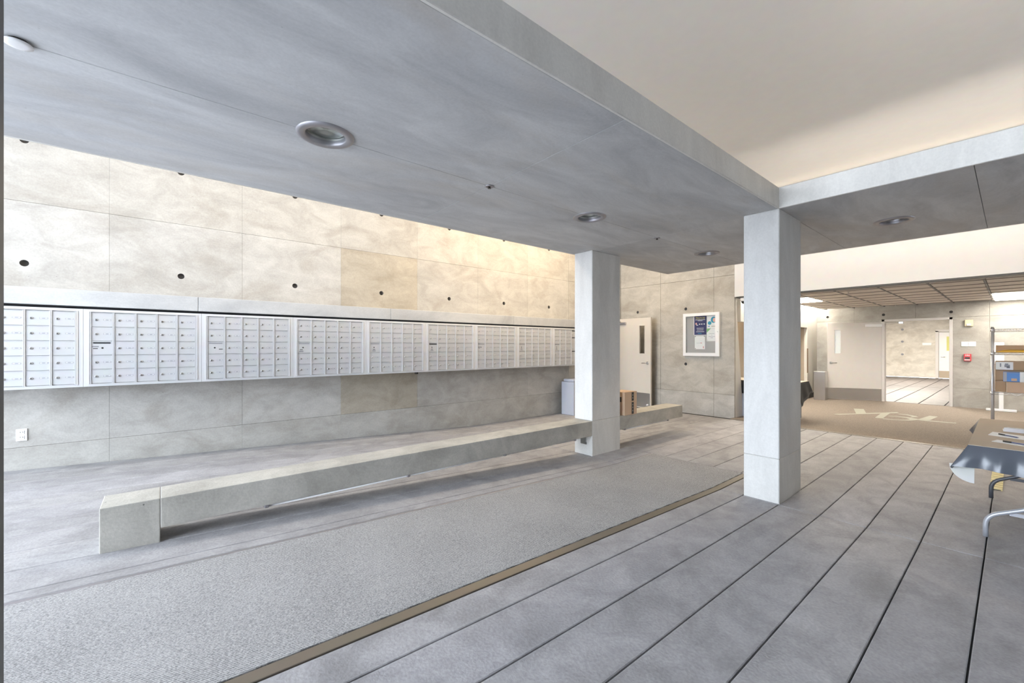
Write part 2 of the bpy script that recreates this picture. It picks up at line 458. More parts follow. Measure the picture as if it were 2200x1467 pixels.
def put_panel(me, x, z, parent, dy=None):
    o = link('concrete_panel', me, Vector((x, YW + (random.uniform(0, .0025) if dy is None else dy), z)) - parent.location, parent)
    return o
x = -.44 - PW; i = 0
while x < 6.7:
    put_panel(pm_low, x + .0004, -.06, wl, 0.0).color = (.96, .96, .95, 1)
    o = put_panel(pm_mid, x + .0004, Z1 + .002, wl)
    pcol(o, .95, 1.03, 0)
    if i == 3: o.color = (.90, .84, .74, 1)
    o = put_panel(pm_top, x + .0004, Z2 + .002, wl); pcol(o, .95, 1.02, .5)
    x += PW; i += 1
XE = x   # 6.76
DX0, DX1, DZ = 7.42, 8.36, 2.08
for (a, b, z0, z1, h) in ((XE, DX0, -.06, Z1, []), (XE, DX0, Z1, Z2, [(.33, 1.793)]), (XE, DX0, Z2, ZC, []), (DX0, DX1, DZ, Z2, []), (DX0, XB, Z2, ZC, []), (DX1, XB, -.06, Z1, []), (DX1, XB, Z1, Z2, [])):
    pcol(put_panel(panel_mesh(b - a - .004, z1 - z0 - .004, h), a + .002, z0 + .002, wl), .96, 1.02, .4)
for (a, b, z0, z1) in ((DX0, 8.95, DZ, 4.3), (DX1, 8.95, -.1, DZ)):
    link('wall_core', box_mesh('wall_core', b - a, .14, z1 - z0, 'wall', 0), Vector(((a + b) / 2, YW + .121, (z0 + z1) / 2)) - wl.location, wl)
# small lobby beyond the side door
struct('ceiling_side_lobby', box_mesh('ceiling_side_lobby', 1.75, 1.8, .05, 'offwhite', 0), None, (7.9, 7.1, 2.6))
struct('wall_side_lobby_near', box_mesh('wall_side_lobby_near', .05, 1.8, 2.7, 'offwhite', 0), None, (7.08, 7.1, 1.3))
struct('wall_side_lobby', box_mesh('wall_side_lobby', 1.8, .05, 2.7, 'offwhite', 0), None, (7.9, 7.98, 1.3))
struct('wall_side_lobby_end', box_mesh('wall_side_lobby_end', .05, 1.8, 2.7, 'offwhite', 0), None, (8.72, 7.1, 1.3))
struct('floor_side_lobby', box_mesh('floor_side_lobby', 1.6, 1.7, .05, 'floor', 0), None, (7.9, 7.05, -.03))

def yz_panel(xf, y0, y1, z0, z1, holes, parent, mat='wall'):
    me = panel_mesh(y1 - y0 - .004, z1 - z0 - .004, [(h[0] - y0, h[1] - z0) for h in holes])
    me.materials[0] = M[mat]
    # local x -> world -y ; local -y face -> world -x
    o = link('concrete_panel', me, Vector((xf + random.uniform(0, .003), y1 - .002, z0 + .002)) - parent.location, parent, (0, 0, -math.pi / 2))
    return o
# with rot -90deg: local x=+w -> world y decreasing; so mirror hole positions
def back_panel(xf, y0, y1, z0, z1, holes, parent):
    return yz_panel(xf, y0, y1, z0, z1, [((y0 + y1) - hy, hz) for hy, hz in holes], parent)
wb = struct('wall_back', box_mesh('wall_back', .14, 2.64, 4.6, 'wall', 0), 'concrete back wall with the notice case', (XB + .122, 4.865, 2.0))
HB = [5.706, 4.52]
YE = 3.515
for (a, b) in ((YE, 3.92), (3.92, 5.11), (5.11, YW)):
    hs = [y for y in HB if a < y < b]
    pcol(back_panel(XB, a, b, -.06, .45, [], wb), 1.1, 1.16, .5)
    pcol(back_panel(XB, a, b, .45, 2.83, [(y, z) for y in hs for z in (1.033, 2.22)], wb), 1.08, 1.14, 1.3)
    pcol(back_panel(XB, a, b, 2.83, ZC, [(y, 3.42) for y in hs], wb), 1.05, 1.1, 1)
# tapering end of the back wall at the hall opening
bm = bmesh.new()
e0 = [(XB + .052, YE, -.06), (XB + .42, YE, -.06), (XB + .42, YE + .3, -.06), (XB + .052, YE + .3, -.06)]
e1 = [(XB + .052, YE, 2.38), (XB + .07, YE, 2.38), (XB + .07, YE + .3, 2.38), (XB + .052, YE + .3, 2.38)]
va = [bm.verts.new(Vector(p) - Vector((XB + .1, YE, 0))) for p in e0]; vb = [bm.verts.new(Vector(p) - Vector((XB + .1, YE, 0))) for p in e1]
bm.faces.new(va[::-1]); bm.faces.new(vb)
for i in range(4): bm.faces.new((va[i], va[(i + 1) % 4], vb[(i + 1) % 4], vb[i]))
struct('wall_back_end', mesh_of(bm, 'wall_back_end', 'offwhite'), 'pale sloping end face of the concrete back wall', (XB + .1, YE, 0))

# far wall of the carpeted hall with its doorway
FY0, FY1, FZ = .93, 2.125, 2.055
wfar = struct('wall_far', box_mesh('wall_far', .02, .02, .02, 'joint', 0), 'concrete wall at the end of the carpeted hall', (XF + .1, 3.5, .1))
for (a, b) in ((2.72, 3.56), (1.53, 2.72), (.33, 1.53), (-.87, .33), (-2.07, -.87), (-3.2, -2.07)):
    hs = [y for y in (3.302, 2.127, .929, -.27, -1.47, -2.67) if a < y < b]
    for z0, z1, hz in ((-.05, .45, []), (.45, 2.098, [])):
        segs = [(a, b)]
        if a < FY1 and b > FY0 and True:
            segs = []
            if a < FY0: segs.append((a, FY0 - .0))
            if b > FY1: segs.append((FY1, b))
        for (p, q) in segs:
            if q - p < .03: continue
            zt = z1
            pcol(back_panel(XF, p, q, z0, zt, [(y, z) for y in hs for z in hz if p + .04 < y < q - .04], wfar), .93, 1.0, .4)
for (p, q) in ((2.72, 3.56), (1.53, 2.72), (.33, 1.53), (-.87, .33), (-2.07, -.87), (-3.2, -2.07)):
    pcol(back_panel(XF, p, q, 2.098, 2.6, [(y, 2.222) for y in (3.302, 2.127, .929, -.27, -1.47, -2.67) if p < y < q], wfar), .95, .99, .4)

# white bulkhead over the hall opening and hall ceiling
ZB = 2.39
struct('wall_bulkhead', box_mesh('wall_bulkhead', .2, 7.7, ZC - ZB, 'white', 0, (0, 0, 0)), 'white plaster bulkhead above the opening to the hall', (XB + .1, YE - 3.85, (ZC + ZB) / 2))
struct('trim_2', box_mesh('trim_2', .18, 7.66, .022, 'dark', .002), 'dark metal edge along the foot of the white bulkhead', (XB + .1, YE - 3.85, ZB - .013))
struct('ceiling_hall', box_mesh('ceiling_hall', 5.34, 6.6, .06, 'dark', 0), 'dark void above the hall ceiling panels', (11.52, .15, 2.66))
hc = struct('ceiling_panels', box_mesh('ceiling_panels', .05, .05, .02, 'dark', 0), 'ceiling of perforated panels in the carpeted hall', (8.9, 2.6, 2.50))
pan = box_mesh('ceiling_panel', .582, .572, .018, 'cpanel', .004)
DIV = [2.09 + .605 * 2 - .605 * i for i in range(10)]
for j in range(9):
    yc = (DIV[j] + DIV[j + 1]) / 2
    for i in range(9):
        xc = 9.2 + .598 * i
        if xc > XF - .25: continue
        link('ceiling_panel', pan, Vector((xc, yc, ZB + .045)) - hc.location, hc)
tee = box_mesh('cross_tee', .014, 6.0, .012, plain('tee_brown', (.36, .32, .28), .6), 0)
for i in range(9):
    link('cross_tee', tee, Vector((9.2 + .598 * (i - .5), .28, ZB + .031)) - hc.location, hc)
for j in range(10):
    link('divider_channel', box_mesh('divider_channel', 5.2, .022, .03, 'dark', 0), Vector((11.5, DIV[j], ZB + .048)) - hc.location, hc)
# recessed lamp slot along the left side of the hall ceiling
slot = thing('slot_light', 'bright recessed linear light where hall ceiling meets left wall', 'light', (11.6, 3.42, 2.5))
link('diffuser', box_mesh('diffuser', 5.0, .16, .015, emit('slot_glow', WARM3, 26.0), 0), (0, 0, .06), slot)
link('housing', box_mesh('housing', 5.02, .20, .02, 'whiteplastic', 0), (0, 0, .085), slot)
# panel lamp at the right of the hall ceiling
pl = thing('ceiling_panel_light', 'glowing ceiling light panel over the wire shelving', 'light', (13.1, -.03, ZB + .028))
link('diffuser', box_mesh('diffuser', 1.75, .55, .012, emit('panel_glow', WARM3, 16.0), 0), (0, 0, 0), pl)
link('frame', box_mesh('frame', 1.79, .59, .01, 'whiteplastic', 0), (0, 0, .012), pl)
for (px_, py_, lab) in ((10.7, 2.99, 'added light panel hidden in the hall behind the free column'), (11.9, -1.53, 'added light panel out of view at the right of the hall')):  # two panels out of view, added to brighten the hall
    q = thing('ceiling_panel_light', lab, 'light', (px_, py_, ZB + .03), 0, 'light panels added to brighten the hall')
    link('diffuser', box_mesh('diffuser', 1.15, .55, .012, bpy.data.materials['panel_glow'], 0), (0, 0, 0), q)
    link('frame', box_mesh('frame', 1.19, .59, .01, 'whiteplastic', 0), (0, 0, .012), q)
# left side of the hall: white end wall, brown lined recess
struct('wall_hall_left', box_mesh('wall_hall_left', .86, .1, 2.6, 'offwhite', 0), 'cream wall beside the far corner of the hall', (13.77, 3.6, 1.3))
struct('wall_hall_recess', box_mesh('wall_hall_recess', 5.0, .1, 2.7, 'brownwall', 0), 'brown lined recess wall behind the cloth covered table', (11.2, 4.45, 1.3))
rl = thing('recess_light', 'square warm ceiling light in the recess behind the free column', 'light', (10.6, 4.0, 2.6))
link('diffuser', box_mesh('diffuser', .5, .5, .02, emit('recess_glow', WARM2, 12.0), 0), (0, 0, 0), rl)
struct('wall_hall_recess_end', box_mesh('wall_hall_recess_end', .06, .85, 2.6, 'brownwall', 0), None, (13.36, 4.05, 1.3))
struct('wall_hall_lintel', box_mesh('wall_hall_lintel', 4.3, .1, .72, 'offwhite', 0), None, (11.18, 3.6, 2.28))
struct('ceiling_recess', box_mesh('ceiling_recess', 4.5, 1.0, .05, 'offwhite', 0), None, (11.12, 3.95, 2.64))
struct('floor_recess', box_mesh('floor_recess', 4.8, .95, .02, 'carpet', 0), None, (11.2, 4.0, -.006))
struct('baseboard_hall', box_mesh('baseboard_hall', .84, .012, .14, 'black', 0), 'black base strip under the cream wall', (13.77, 3.543, .075))
struct('wall_hall_right', box_mesh('wall_hall_right', 5.7, .1, 2.7, 'wall', 0), None, (11.45, -3.3, 1.3))

# room behind the far doorway
BX = 26.4
struct('floor_back_room', box_mesh('floor_back_room', 12.3, 9, .04, 'joint', 0), None, (20.35, 1.5, -.04))
fbr = bpy.data.objects['floor_back_room']
for i in range(14):
    y0 = -1.2 + .45 * i
    for (xa, xb2) in ((XF + .12, 20.3), (20.3, BX)):
        me = box_mesh('plank', xb2 - xa - .02, .435, .02, 'floor', .003)
        o = link('plank', me, Vector(((xa + xb2) / 2, y0 + .22, -.012)) - fbr.location, fbr); o.color = (.42, .38, .35, 1)
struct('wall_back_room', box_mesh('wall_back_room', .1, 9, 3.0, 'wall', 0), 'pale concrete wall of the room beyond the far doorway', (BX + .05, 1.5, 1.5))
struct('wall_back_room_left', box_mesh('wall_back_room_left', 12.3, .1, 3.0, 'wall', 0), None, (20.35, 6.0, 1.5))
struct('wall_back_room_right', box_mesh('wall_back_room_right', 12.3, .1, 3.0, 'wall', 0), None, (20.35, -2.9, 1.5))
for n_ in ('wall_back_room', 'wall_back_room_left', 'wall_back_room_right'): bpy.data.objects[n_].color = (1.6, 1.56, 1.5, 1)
struct('ceiling_back_room', box_mesh('ceiling_back_room', 12.3, 9, .05, 'white', 0), None, (20.35, 1.5, 2.95))
for xx in (17.0, 22.5):
    t = thing('room_ceiling_light', ('nearer' if xx < 20 else 'farther') + ' ceiling light in the room beyond the doorway', 'light', (xx, 2.6, 2.9), 0, 'ceiling lights in the room beyond the doorway')
    link('housing', box_mesh('housing', 1.3, 1.3, .03, 'whiteplastic', .005), (0, 0, 0), t)
    area('room_lamp', (xx, 2.6, 2.87), 1.2, 1.2, 280, WARM3, (0, 0, 0), t)

# ------------------------------------------------------------------ slab, high ceiling, unseen shell
DL = [(.734, 2.59), (3.149, 2.61), (5.565, 2.615), (5.545, .754)]
slab = struct('ceiling_slab', box_mesh('ceiling_slab', 8.2, 2.4, .12, 'slab', 0), 'concrete gallery slab on columns with recessed downlights', (2.5, 2.58, ZS1 - .065))
slab2 = link('slab_core', box_mesh('slab_core', 2.35, 5.6, .12, 'slab', 0), Vector((5.45, -1.5, ZS1 - .065)) - slab.location, slab)
def slab_panel(x0, x1, y0, y1):
    g = .0016; bm = bmesh.new(); bbox(bm, x0 + g, x1 - g, y0 + g, y1 - g, ZS0, ZS0 + .06)
    bmesh.ops.bevel(bm, geom=[e for e in bm.edges if all(v.co.z < ZS0 + .01 for v in e.verts)], offset=.002, segments=1, affect='EDGES')
    c = Vector(((x0 + x1) / 2, (y0 + y1) / 2, ZS0))
    me = mesh_of(bm, 'slab_panel', 'slab')
    cuts = [p for p in DL if x0 < p[0] < x1 and y0 < p[1] < y1]
    edge = [p for p in DL if p not in cuts and x0 - .13 < p[0] < x1 + .13 and y0 - .13 < p[1] < y1 + .13]
    if cuts or edge:
        cb = bmesh.new()
        for p in cuts + edge: cyl_cutter(cb, (p[0], p[1], ZS0), (0, 0, 1), .122, .2, 40)
        me = boolean(me, mesh_of(cb, 'cut', 'slab'), 'slab_panel')
    for v in me.vertices: v.co -= c
    o = link('slab_panel', me, c - slab.location, slab)
    t = random.uniform(.95, 1.04); o.color = (t, t, t, 1); return o
SY0, SY1, SX1 = 1.362, 3.80, 6.66
for x0, x1 in ((X0, 1.942), (1.942, 4.32), (4.32, SX1)):
    for y0, y1 in ((SY0, 2.6), (2.6, SY1)):
        slab_panel(x0, x1, y0, y1)
for y0, y1 in ((.17, SY0), (-2.2, .17), (-4.2, -2.2)): slab_panel(4.27, SX1, y0, y1)
# edge beams (fascias)
def fascia(x0, x1, y0, y1):
    o = boxobj('edge_beam', x0, x1, y0, y1, ZS0 - .001, ZS1, 'column', None, .004)
    o.parent = slab; o.location = o.location - slab.location; return o
fascia(X0, 4.25, 1.345, 1.365); fascia(4.25, 4.272, -4.2, 1.345 + .02)
fascia(X0, SX1, SY1 - .002, 3.82); fascia(SX1 - .002, SX1 + .02, -4.2, 3.82)
for o in slab.children:
    if o.name.startswith('edge_beam'): o.color = (1.12, 1.11, 1.08, 1)
struct('ceiling', box_mesh('ceiling', 10.4, 10.6, .05, 'highceiling', 0), 'high smooth white ceiling above the gallery slab', (3.55, 1.0, ZC + .025))
struct('wall_right', box_mesh('wall_right', 10.4, .1, 4.3, 'greywall', 0), None, (3.55, -4.25, 2.1))
# unseen baffles added behind the camera to steer the daylight
struct('wall_baffle_left', box_mesh('wall_baffle_left', 3.4, .14, 4.3, 'wall', 0), 'unseen concrete baffle added on the left to steer the daylight', (X0 - 1.7, YW + .07, 2.1))
struct('wall_baffle_right', box_mesh('wall_baffle_right', 3.4, .1, 4.3, 'greywall', 0), 'unseen grey baffle added on the right to steer the daylight', (X0 - 1.7, -4.25, 2.1))
struct('wall_baffle_front', box_mesh('wall_baffle_front', .1, 4.1, 4.3, 'greywall', 0), 'unseen grey baffle added to narrow the daylight opening', (X0 - 3.4, -2.2, 2.1))
struct('ceiling_baffle', box_mesh('ceiling_baffle', 3.4, 10.6, .05, 'white', 0), 'unseen top of the added daylight baffles', (X0 - 1.7, 1.0, ZC + .025))
struct('pavement', box_mesh('pavement', 80, 160, .05, 'pavement', 0), 'pavement outside the entrance', (X0 - 40.05, 1, .1))
# columns
for (y0, lab) in ((1.345, 'pale square-edged concrete column standing free at the corner of the gallery slab'), (3.477, 'concrete column rising through the long bench')):
    c = struct('column', None, lab, (4.55, y0 + .15, 0))
    z = .452 if y0 > 2 else .40
    me = box_mesh('column_base', .6, .3, z + .03 - .002, 'column', .006, (0, 0, (z - .03) / 2))
    if y0 > 2:
        cb = bmesh.new(); bbox(cb, -.4, -.2, -.06, .045, .135, .235)
        me = boolean(me, mesh_of(cb, 'cut', 'column'), 'column_base')
    b = link('column_base', me, (0, 0, 0), c); b.color = (.98, .98, .97, 1)
    s = link('column_shaft', box_mesh('column_shaft', .6, .3, ZS0 - z, 'column', .006, (0, 0, (ZS0 - z) / 2)), (0, 0, z), c)
    s.color = (1, 1, 1, 1)
# downlights
ORD = ['nearest the entrance', 'between the mailbox wall and the free column', 'nearest the notice case', 'right of the free column']
for k, (x, y) in enumerate(DL):
    t = thing('downlight', 'round recessed downlight with steel ring, ' + ORD[k], 'light', (x, y, ZS0), 0, 'downlights in the gallery slab')
    bm = bmesh.new(); lathe(bm, [(.108, .02), (.108, -.004), (.112, -.010), (.140, -.013), (.155, -.008), (.158, .002)], 48)
    link('trim_ring', mesh_of(bm, 'trim_ring', 'steel_dull'), (0, 0, 0), t)
    bm = bmesh.new(); lathe(bm, [(.112, -.004), (.110, .03), (.102, .06), (.09, .075)], 48)
    link('reflector', mesh_of(bm, 'reflector', 'steel'), (0, 0, 0), t)
    bm = bmesh.new(); pf = [(.106, .032)]
    for i in range(10): pf += [(.100 - .010 * i, .035), (.095 - .010 * i, .031)]
    pf += [(0, .033)]
    lathe(bm, pf, 48)
    link('lens', mesh_of(bm, 'lens', 'lens'), (0, 0, 0), t)
# sprinkler escutcheons and blank cover on the slab
for k, (x, y, lab) in enumerate(((1.942, 2.60, 'dark round sprinkler plate on the nearer slab joint'), (4.35, 2.615, 'dark round sprinkler plate on the slab joint beside the free column'))):
    t = thing('sprinkler', lab, 'sprinkler', (x, y, ZS0), 0, 'sprinklers in the gallery slab')
    bm = bmesh.new(); lathe(bm, [(.034, .0), (.036, -.004), (.028, -.008), (.014, -.008), (.012, -.004), (0, -.004)], 24)
    link('escutcheon', mesh_of(bm, 'escutcheon', 'steel_dull'), (0, 0, 0), t)
    bm = bmesh.new(); lathe(bm, [(.009, -.004), (.008, -.014), (.014, -.018), (.0, -.019)], 14)
    link('head', mesh_of(bm, 'head', 'dark'), (0, 0, 0), t)
t = thing('blank_cover', 'white domed cover disc on the slab near the entrance door', 'cover', (-.452, 2.59, ZS0))
bm = bmesh.new(); lathe(bm, [(.03, 0), (.031, -.012), (.026, -.014)], 36); link('rim', mesh_of(bm, 'rim', 'dark'), (0, 0, 0), t)
bm = bmesh.new(); lathe(bm, [(.043, -.012), (.043, -.015), (.025, -.018), (0, -.020)], 40); link('disc', mesh_of(bm, 'disc', 'whiteplastic'), (0, 0, 0), t)

# cove lights standing on top of the slab (hidden from below by its edge)
def cove(x0, x1, y0, y1, e, lab, col=WARM, rot=(math.pi, 0, 0)):
    cx, cy = (x0 + x1) / 2, (y0 + y1) / 2
    t = thing('cove_light', lab, 'light', (cx, cy, ZS1), 0, 'cove uplights on top of the gallery slab')
    sx, sy = x1 - x0, y1 - y0
    bm = bmesh.new()
    bbox(bm, -sx / 2, sx / 2, -sy / 2, sy / 2, 0, .02)
    link('channel', mesh_of(bm, 'channel', 'whiteplastic'), (0, 0, 0), t)
    a_, b_ = sx * .98, sy * .8
    if rot[1]: a_ = sx * .8
    area('cove_lamp', (cx, cy, ZS1 + .075), a_, b_, e, col, rot, t)
cove(.2, 4.1, 1.47, 1.57, 4, 'cove uplight along the slab edge facing the right-hand void')
cove(4.36, 4.46, -3.6, 1.2, 12, 'cove uplight on the slab branch facing the void')
cove(6.50, 6.58, -3.6, 3.4, 36, 'wall washer on the slab branch facing the white bulkhead', WARM2, (0, -math.radians(97), 0))
cove(-1.2, 2.6, 3.66, 3.74, 32, 'wall washer on the slab edge facing the left half of the mailbox wall', NEUTRAL, (math.radians(104), 0, 0))
cove(2.9, 6.4, 3.66, 3.74, 46, 'wall washer on the slab edge facing the right half of the mailbox wall', VOID_WARM, (math.radians(104), 0, 0))

# ceiling luminaires in the voids beside the slab
def void_light(x0, x1, y0, y1, e, col, lab):
    cx, cy = (x0 + x1) / 2, (y0 + y1) / 2
    t = thing('void_ceiling_light', lab, 'light', (cx, cy, ZC - .03), 0, 'ceiling lights above the gallery slab')
    link('housing', box_mesh('housing', x1 - x0 + .04, y1 - y0 + .04, .03, 'whiteplastic', .004), (0, 0, .015), t)
    area('void_lamp', (cx, cy, ZC - .035), (x1 - x0), (y1 - y0), e, col, (0, 0, 0), t)
void_light(-1.2, 3.2, 4.9, 5.3, 24, NEUTRAL, 'long ceiling light above the left end of the mailbox wall')
void_light(3.6, 7.5, 4.9, 5.3, 76, VOID_WARM, 'long ceiling light above the right end of the mailbox wall')
void_light(8.46, 8.62, -3.4, 3.4, 55, VOID_WARM, 'long ceiling light above the gap before the white bulkhead')

# ------------------------------------------------------------------ bench
BT, BB, BY0, BY1 = .452, .262, 3.477, 3.765
bench = thing('concrete_bench', 'long low concrete bench with end block, running to the column beside the mat', 'bench', (2, 3.62, 0))
bench2 = thing('concrete_bench', 'short cantilevered concrete bench beyond the column, carrying the parcel', 'bench', (5.7, 3.62, 0))
def bpart(name, x0, x1, z0, z1, bv=.005, par=None):
    o = boxobj(name, x0, x1, BY0, BY1, z0, z1, 'bench', par or bench, bv, 2); return o
bpart('end_block', -.292, -.014, .10, BT)
bpart('seat_beam', -.011, 4.249, BB, BT)
bpart('seat_beam', 4.851, 6.55, BB, BT, par=bench2)
for k, (x0, x1, lab) in enumerate(((.55, 4.0, 'slim white light strip under the longer arm of the concrete bench'), (4.98, 6.2, 'slim white light strip under the short arm of the concrete bench'))):
    t = thing('bench_light_strip', lab, 'light', ((x0 + x1) / 2, 3.53, BB), 0, 'light strips under the bench')
    L = x1 - x0
    bm = bmesh.new(); bbox(bm, -L / 2, L / 2, -.018, .018, -.014, 0); bevel(bm, .003)
    link('channel', mesh_of(bm, 'channel', 'whiteplastic'), (0, 0, 0), t)
    bm = bmesh.new(); tube(bm, [(-L / 2 + .05, 0, -.021), (L / 2 - .05, 0, -.021)], .009, 10)
    link('lamp_tube', mesh_of(bm, 'lamp_tube', 'paper'), (0, 0, 0), t)
    n = 4 if k == 0 else 2
    for i in range(n):
        xx = -L / 2 + L * (i + .03) / (n - .94) if n > 1 else 0
        link('clip', box_mesh('clip', .03, .05, .03, 'steel_dull', .004), (xx, 0, -.014), t)

# ------------------------------------------------------------------ mailboxes
MB_Y, MB_Z0, MB_Z1, MB_W = 5.83, 1.022, 1.784, .93
ledge = struct('trim_3', None, 'grey concrete ledge running above the mailboxes', (2.6, 6.0, 1.81))
for (a, b) in ((X0, .30), (.30, 2.55), (2.55, 4.9), (4.9, 6.84)):
    o = boxobj('ledge_block', a + .0015, b - .0015, MB_Y - .012, YW, 1.81, 1.968, 'slab', ledge, .003); o.color = (.80, .80, .79, 1)
boxobj('shadow_gap', X0, 6.80, MB_Y + .05, YW, 1.784, 1.812, 'black', ledge)
DW, DH, MXm, MZm = .150, .1335, .048, .030
CWp = (MB_W - 2 * MXm) / 5; CHp = (MB_Z1 - MB_Z0 - 2 * MZm) / 5
def unit_frame(cols=5, big=False):
    bm = bmesh.new(); W = MB_W; H = MB_Z1 - MB_Z0
    bbox(bm, .002, W - .002, .012, .34, 0, H)                       # body
    f = .036
    for (a, b, c, d) in ((0.001, f, 0, H), (W - f, W - .001, 0, H), (f, W - f, 0, .02), (f, W - f, H - .020, H)):
        bbox(bm, a, b, -.004, .014, c, d)                           # flange
    for (a, b, c, d) in ((f, f + .006, .02, H - .02), (W - f - .006, W - f, .02, H - .02), (f, W - f, .02, .025), (f, W - f, H - .025, H - .02)):
        bbox(bm, a, b, -.010, .014, c, d)                           # bead
    for i in range(6):
        xx = MXm + CWp * i
        w = .0075
        bbox(bm, xx - w, xx - .0012, -.008, .014, .026, H - .026); bbox(bm, xx + .0012, xx + w, -.008, .014, .026, H - .026)
    return mesh_of(bm, 'frame', 'alu')
frame_me = unit_frame()
def door_mesh(w, h):
    bm = bmesh.new(); bbox(bm, 0, w, 0, .010, 0, h); bevel(bm, .0012)
    bbox(bm, -.002, w + .002, -.004, .003, h, h + .0035); return mesh_of(bm, 'door', 'alu_door')
door_me = door_mesh(CWp - .018, CHp - .006)
bm = bmesh.new()
tube(bm, [(0, .002, 0), (0, -.005, 0), (0, -.009, 0)], [.0125, .0115, .009], 14); bbox(bm, -.0014, .0014, -.0105, -.008, -.006, .006, 1)
lock_me = mesh_of(bm, 'lock', ['steel', 'dark'])
bm = bmesh.new(); bbox(bm, -.027, .027, -.0015, .002, -.0065, .0065, 0); bbox(bm, -.0245, .0245, -.0022, .0, -.0045, .0045, 1); bbox(bm, -.010, .010, -.0026, 0, -.0022, .0022, 0)
plate_me = mesh_of(bm, 'number_plate', ['plate', 'plate_in'])
def rr_poly(w, h, n=6):
    pts = []; r = h / 2
    for s, cx in ((1, w / 2 - r), (-1, -w / 2 + r)):
        for i in range(n + 1):
            a = -math.pi / 2 + math.pi * i / n
            pts.append((cx + s * r * math.cos(a), s * r * math.sin(a)))
    return pts
def slot_mesh(w, h, mat):
    bm = bmesh.new(); poly(bm, rr_poly(w, h), 0, .0012)
    bmesh.ops.recalc_face_normals(bm, faces=bm.faces[:])
    me = mesh_of(bm, 'slot', mat); me.transform(Matrix.Rotation(math.pi / 2, 4, 'X')); return me
slot_dark = slot_mesh(.128, .013, 'black'); slot_grey = slot_mesh(.128, .010, 'plate'); slot_blk = slot_mesh(.135, .016, 'black')
bm = bmesh.new(); tube(bm, [(0, .001, 0), (0, -.002, 0)], .0085, 14); dlock_me = mesh_of(bm, 'lock', 'dark')
stick_l = box_mesh('sticker', .048, .0012, .012, 'plate'); stick_d = box_mesh('sticker', .034, .0012, .007, 'dark')
UL = ['cut off by the left edge of the picture', 'above the wall socket, with a long grey slot and two stickers', 'third from the left, sticker to the right of its slot lock',
      'fourth from the left, stickers low on its slot door', 'fifth from the left, stickers under its slot lock', 'sixth from the left, with a black slot',
      'seventh from the left, sticker left of its slot lock', 'second from the column, lit warm', 'next to the column, with tall parcel doors']
for u in range(9):
    ux = -.60 + .93 * (u - 1)
    t = thing('mailbox_bank', 'silver aluminium mailbox bank ' + UL[u], 'mailboxes', (ux, MB_Y, MB_Z0), 0, 'mailbox banks along the concrete wall')
    link('frame', frame_me, (0, 0, 0), t)
    for c in range(5):
        for r in range(5):
            dx = MXm + CWp * c + .009; dz = (MB_Z1 - MB_Z0) - MZm - CHp * (r + 1) + .001
            if u == 8 and c >= 3:
                if r == 0: h = CHp; rows_ = 1
                elif r in (2, 4): h = CHp * 2; rows_ = 2
                else: continue
                d = link('parcel_door', door_mesh(CWp - .018, h - .006), (dx, -.001, dz), t)
                link('lock', lock_me, (.03, 0, .05), d)
                link('slot', slot_blk, ((CWp - .018) / 2, -.0005, h - .022), d)
                link('number_plate', plate_me, (.112, 0, h - .055), d)
                continue
            d = link('mail_slot_door' if (c == 0 and r == 2) else 'door', door_me, (dx, random.uniform(-.001, .0005), dz), t)
            if c == 0 and r == 2:
                sm = slot_dark if u in (1,) else (slot_blk if u in (5,) else slot_grey)
                link('slot', sm, ((CWp - .018) / 2, -.0005, CHp - .022), d)
                lx = (.072, .078, .065, .06, .06, .055, .07, .06, .06)[u]
                link('lock', dlock_me, (lx, 0, .068), d)
                if u == 1:
                    link('sticker', stick_l, (.028, -.0006, .082), d); link('sticker', stick_d, (.028, -.0006, .062), d)
                elif u == 2: link('sticker', stick_d, (.122, -.0006, .052), d)
                elif u == 6: link('sticker', stick_l, (.03, -.0006, .072), d); link('sticker', stick_d, (.03, -.0006, .055), d)
                else:
                    link('sticker', stick_d, (lx - .02 * (u == 3), -.0006, .04), d); link('sticker', stick_l, (lx - .02 * (u == 3), -.0006, .02), d)
            else:
                link('lock', lock_me, (.034, 0, .066), d)
                link('number_plate', plate_me, (.112, 0, .068), d)
# the small junction under the mailboxes
tag(boxobj('bracket_stub', 3.02, 3.06, 5.95, 6.0, .985, 1.022, 'dark', None, .004), 'tiny dark bracket under the mailbox row', 'bracket')

# wall socket
so = thing('wall_socket', 'white double wall socket low on the concrete wall', 'socket', (-1.055, YW - .004, .557))
link('plate', box_mesh('plate', .074, .010, .118, 'whiteplastic', .003), (0, 0, 0), so)
for s in (-1, 1):
    q = link('receptacle', box_mesh('receptacle', .036, .006, .034, 'paper', .002), (0, -.006, s * .024), so)
    for dx in (-.008, .008): link('slot', box_mesh('slot', .003, .002, .010, 'black'), (dx, -.0035, .003), q)

# ------------------------------------------------------------------ notice case
XN = 8.585
nc = thing('notice_case', 'white framed glazed notice case on the concrete back wall', 'notice board', (XB, 4.167, 1.214))
NY0, NY1, NZ0, NZ1 = 3.785, 4.545, 1.214, 2.112
iy0, iy1, iz0, iz1 = 3.862, 4.484, 1.280, 2.050
bm = bmesh.new(); o = Vector((XB, 4.167, 1.214))
for (a, b, c, d) in ((NY0, iy0, NZ0, NZ1), (iy1, NY1, NZ0, NZ1), (iy0, iy1, NZ0, iz0), (iy0, iy1, iz1, NZ1)):
    bbox(bm, XN - o.x, -.002, a - o.y, b - o.y, c - o.z, d - o.z)
link('frame', mesh_of(bm, 'frame', 'whiteplastic'), (0, 0, 0), nc)
link('back_board', box_mesh('back_board', .012, iy1 - iy0, iz1 - iz0, 'pegboard'), ((-.010), (iy0 + iy1) / 2 - o.y, (iz0 + iz1) / 2 - o.z), nc)
link('lock', box_mesh('lock', .012, .014, .02, 'steel', .003), (XN - o.x - .005, NY0 + .03 - o.y, .5), nc)
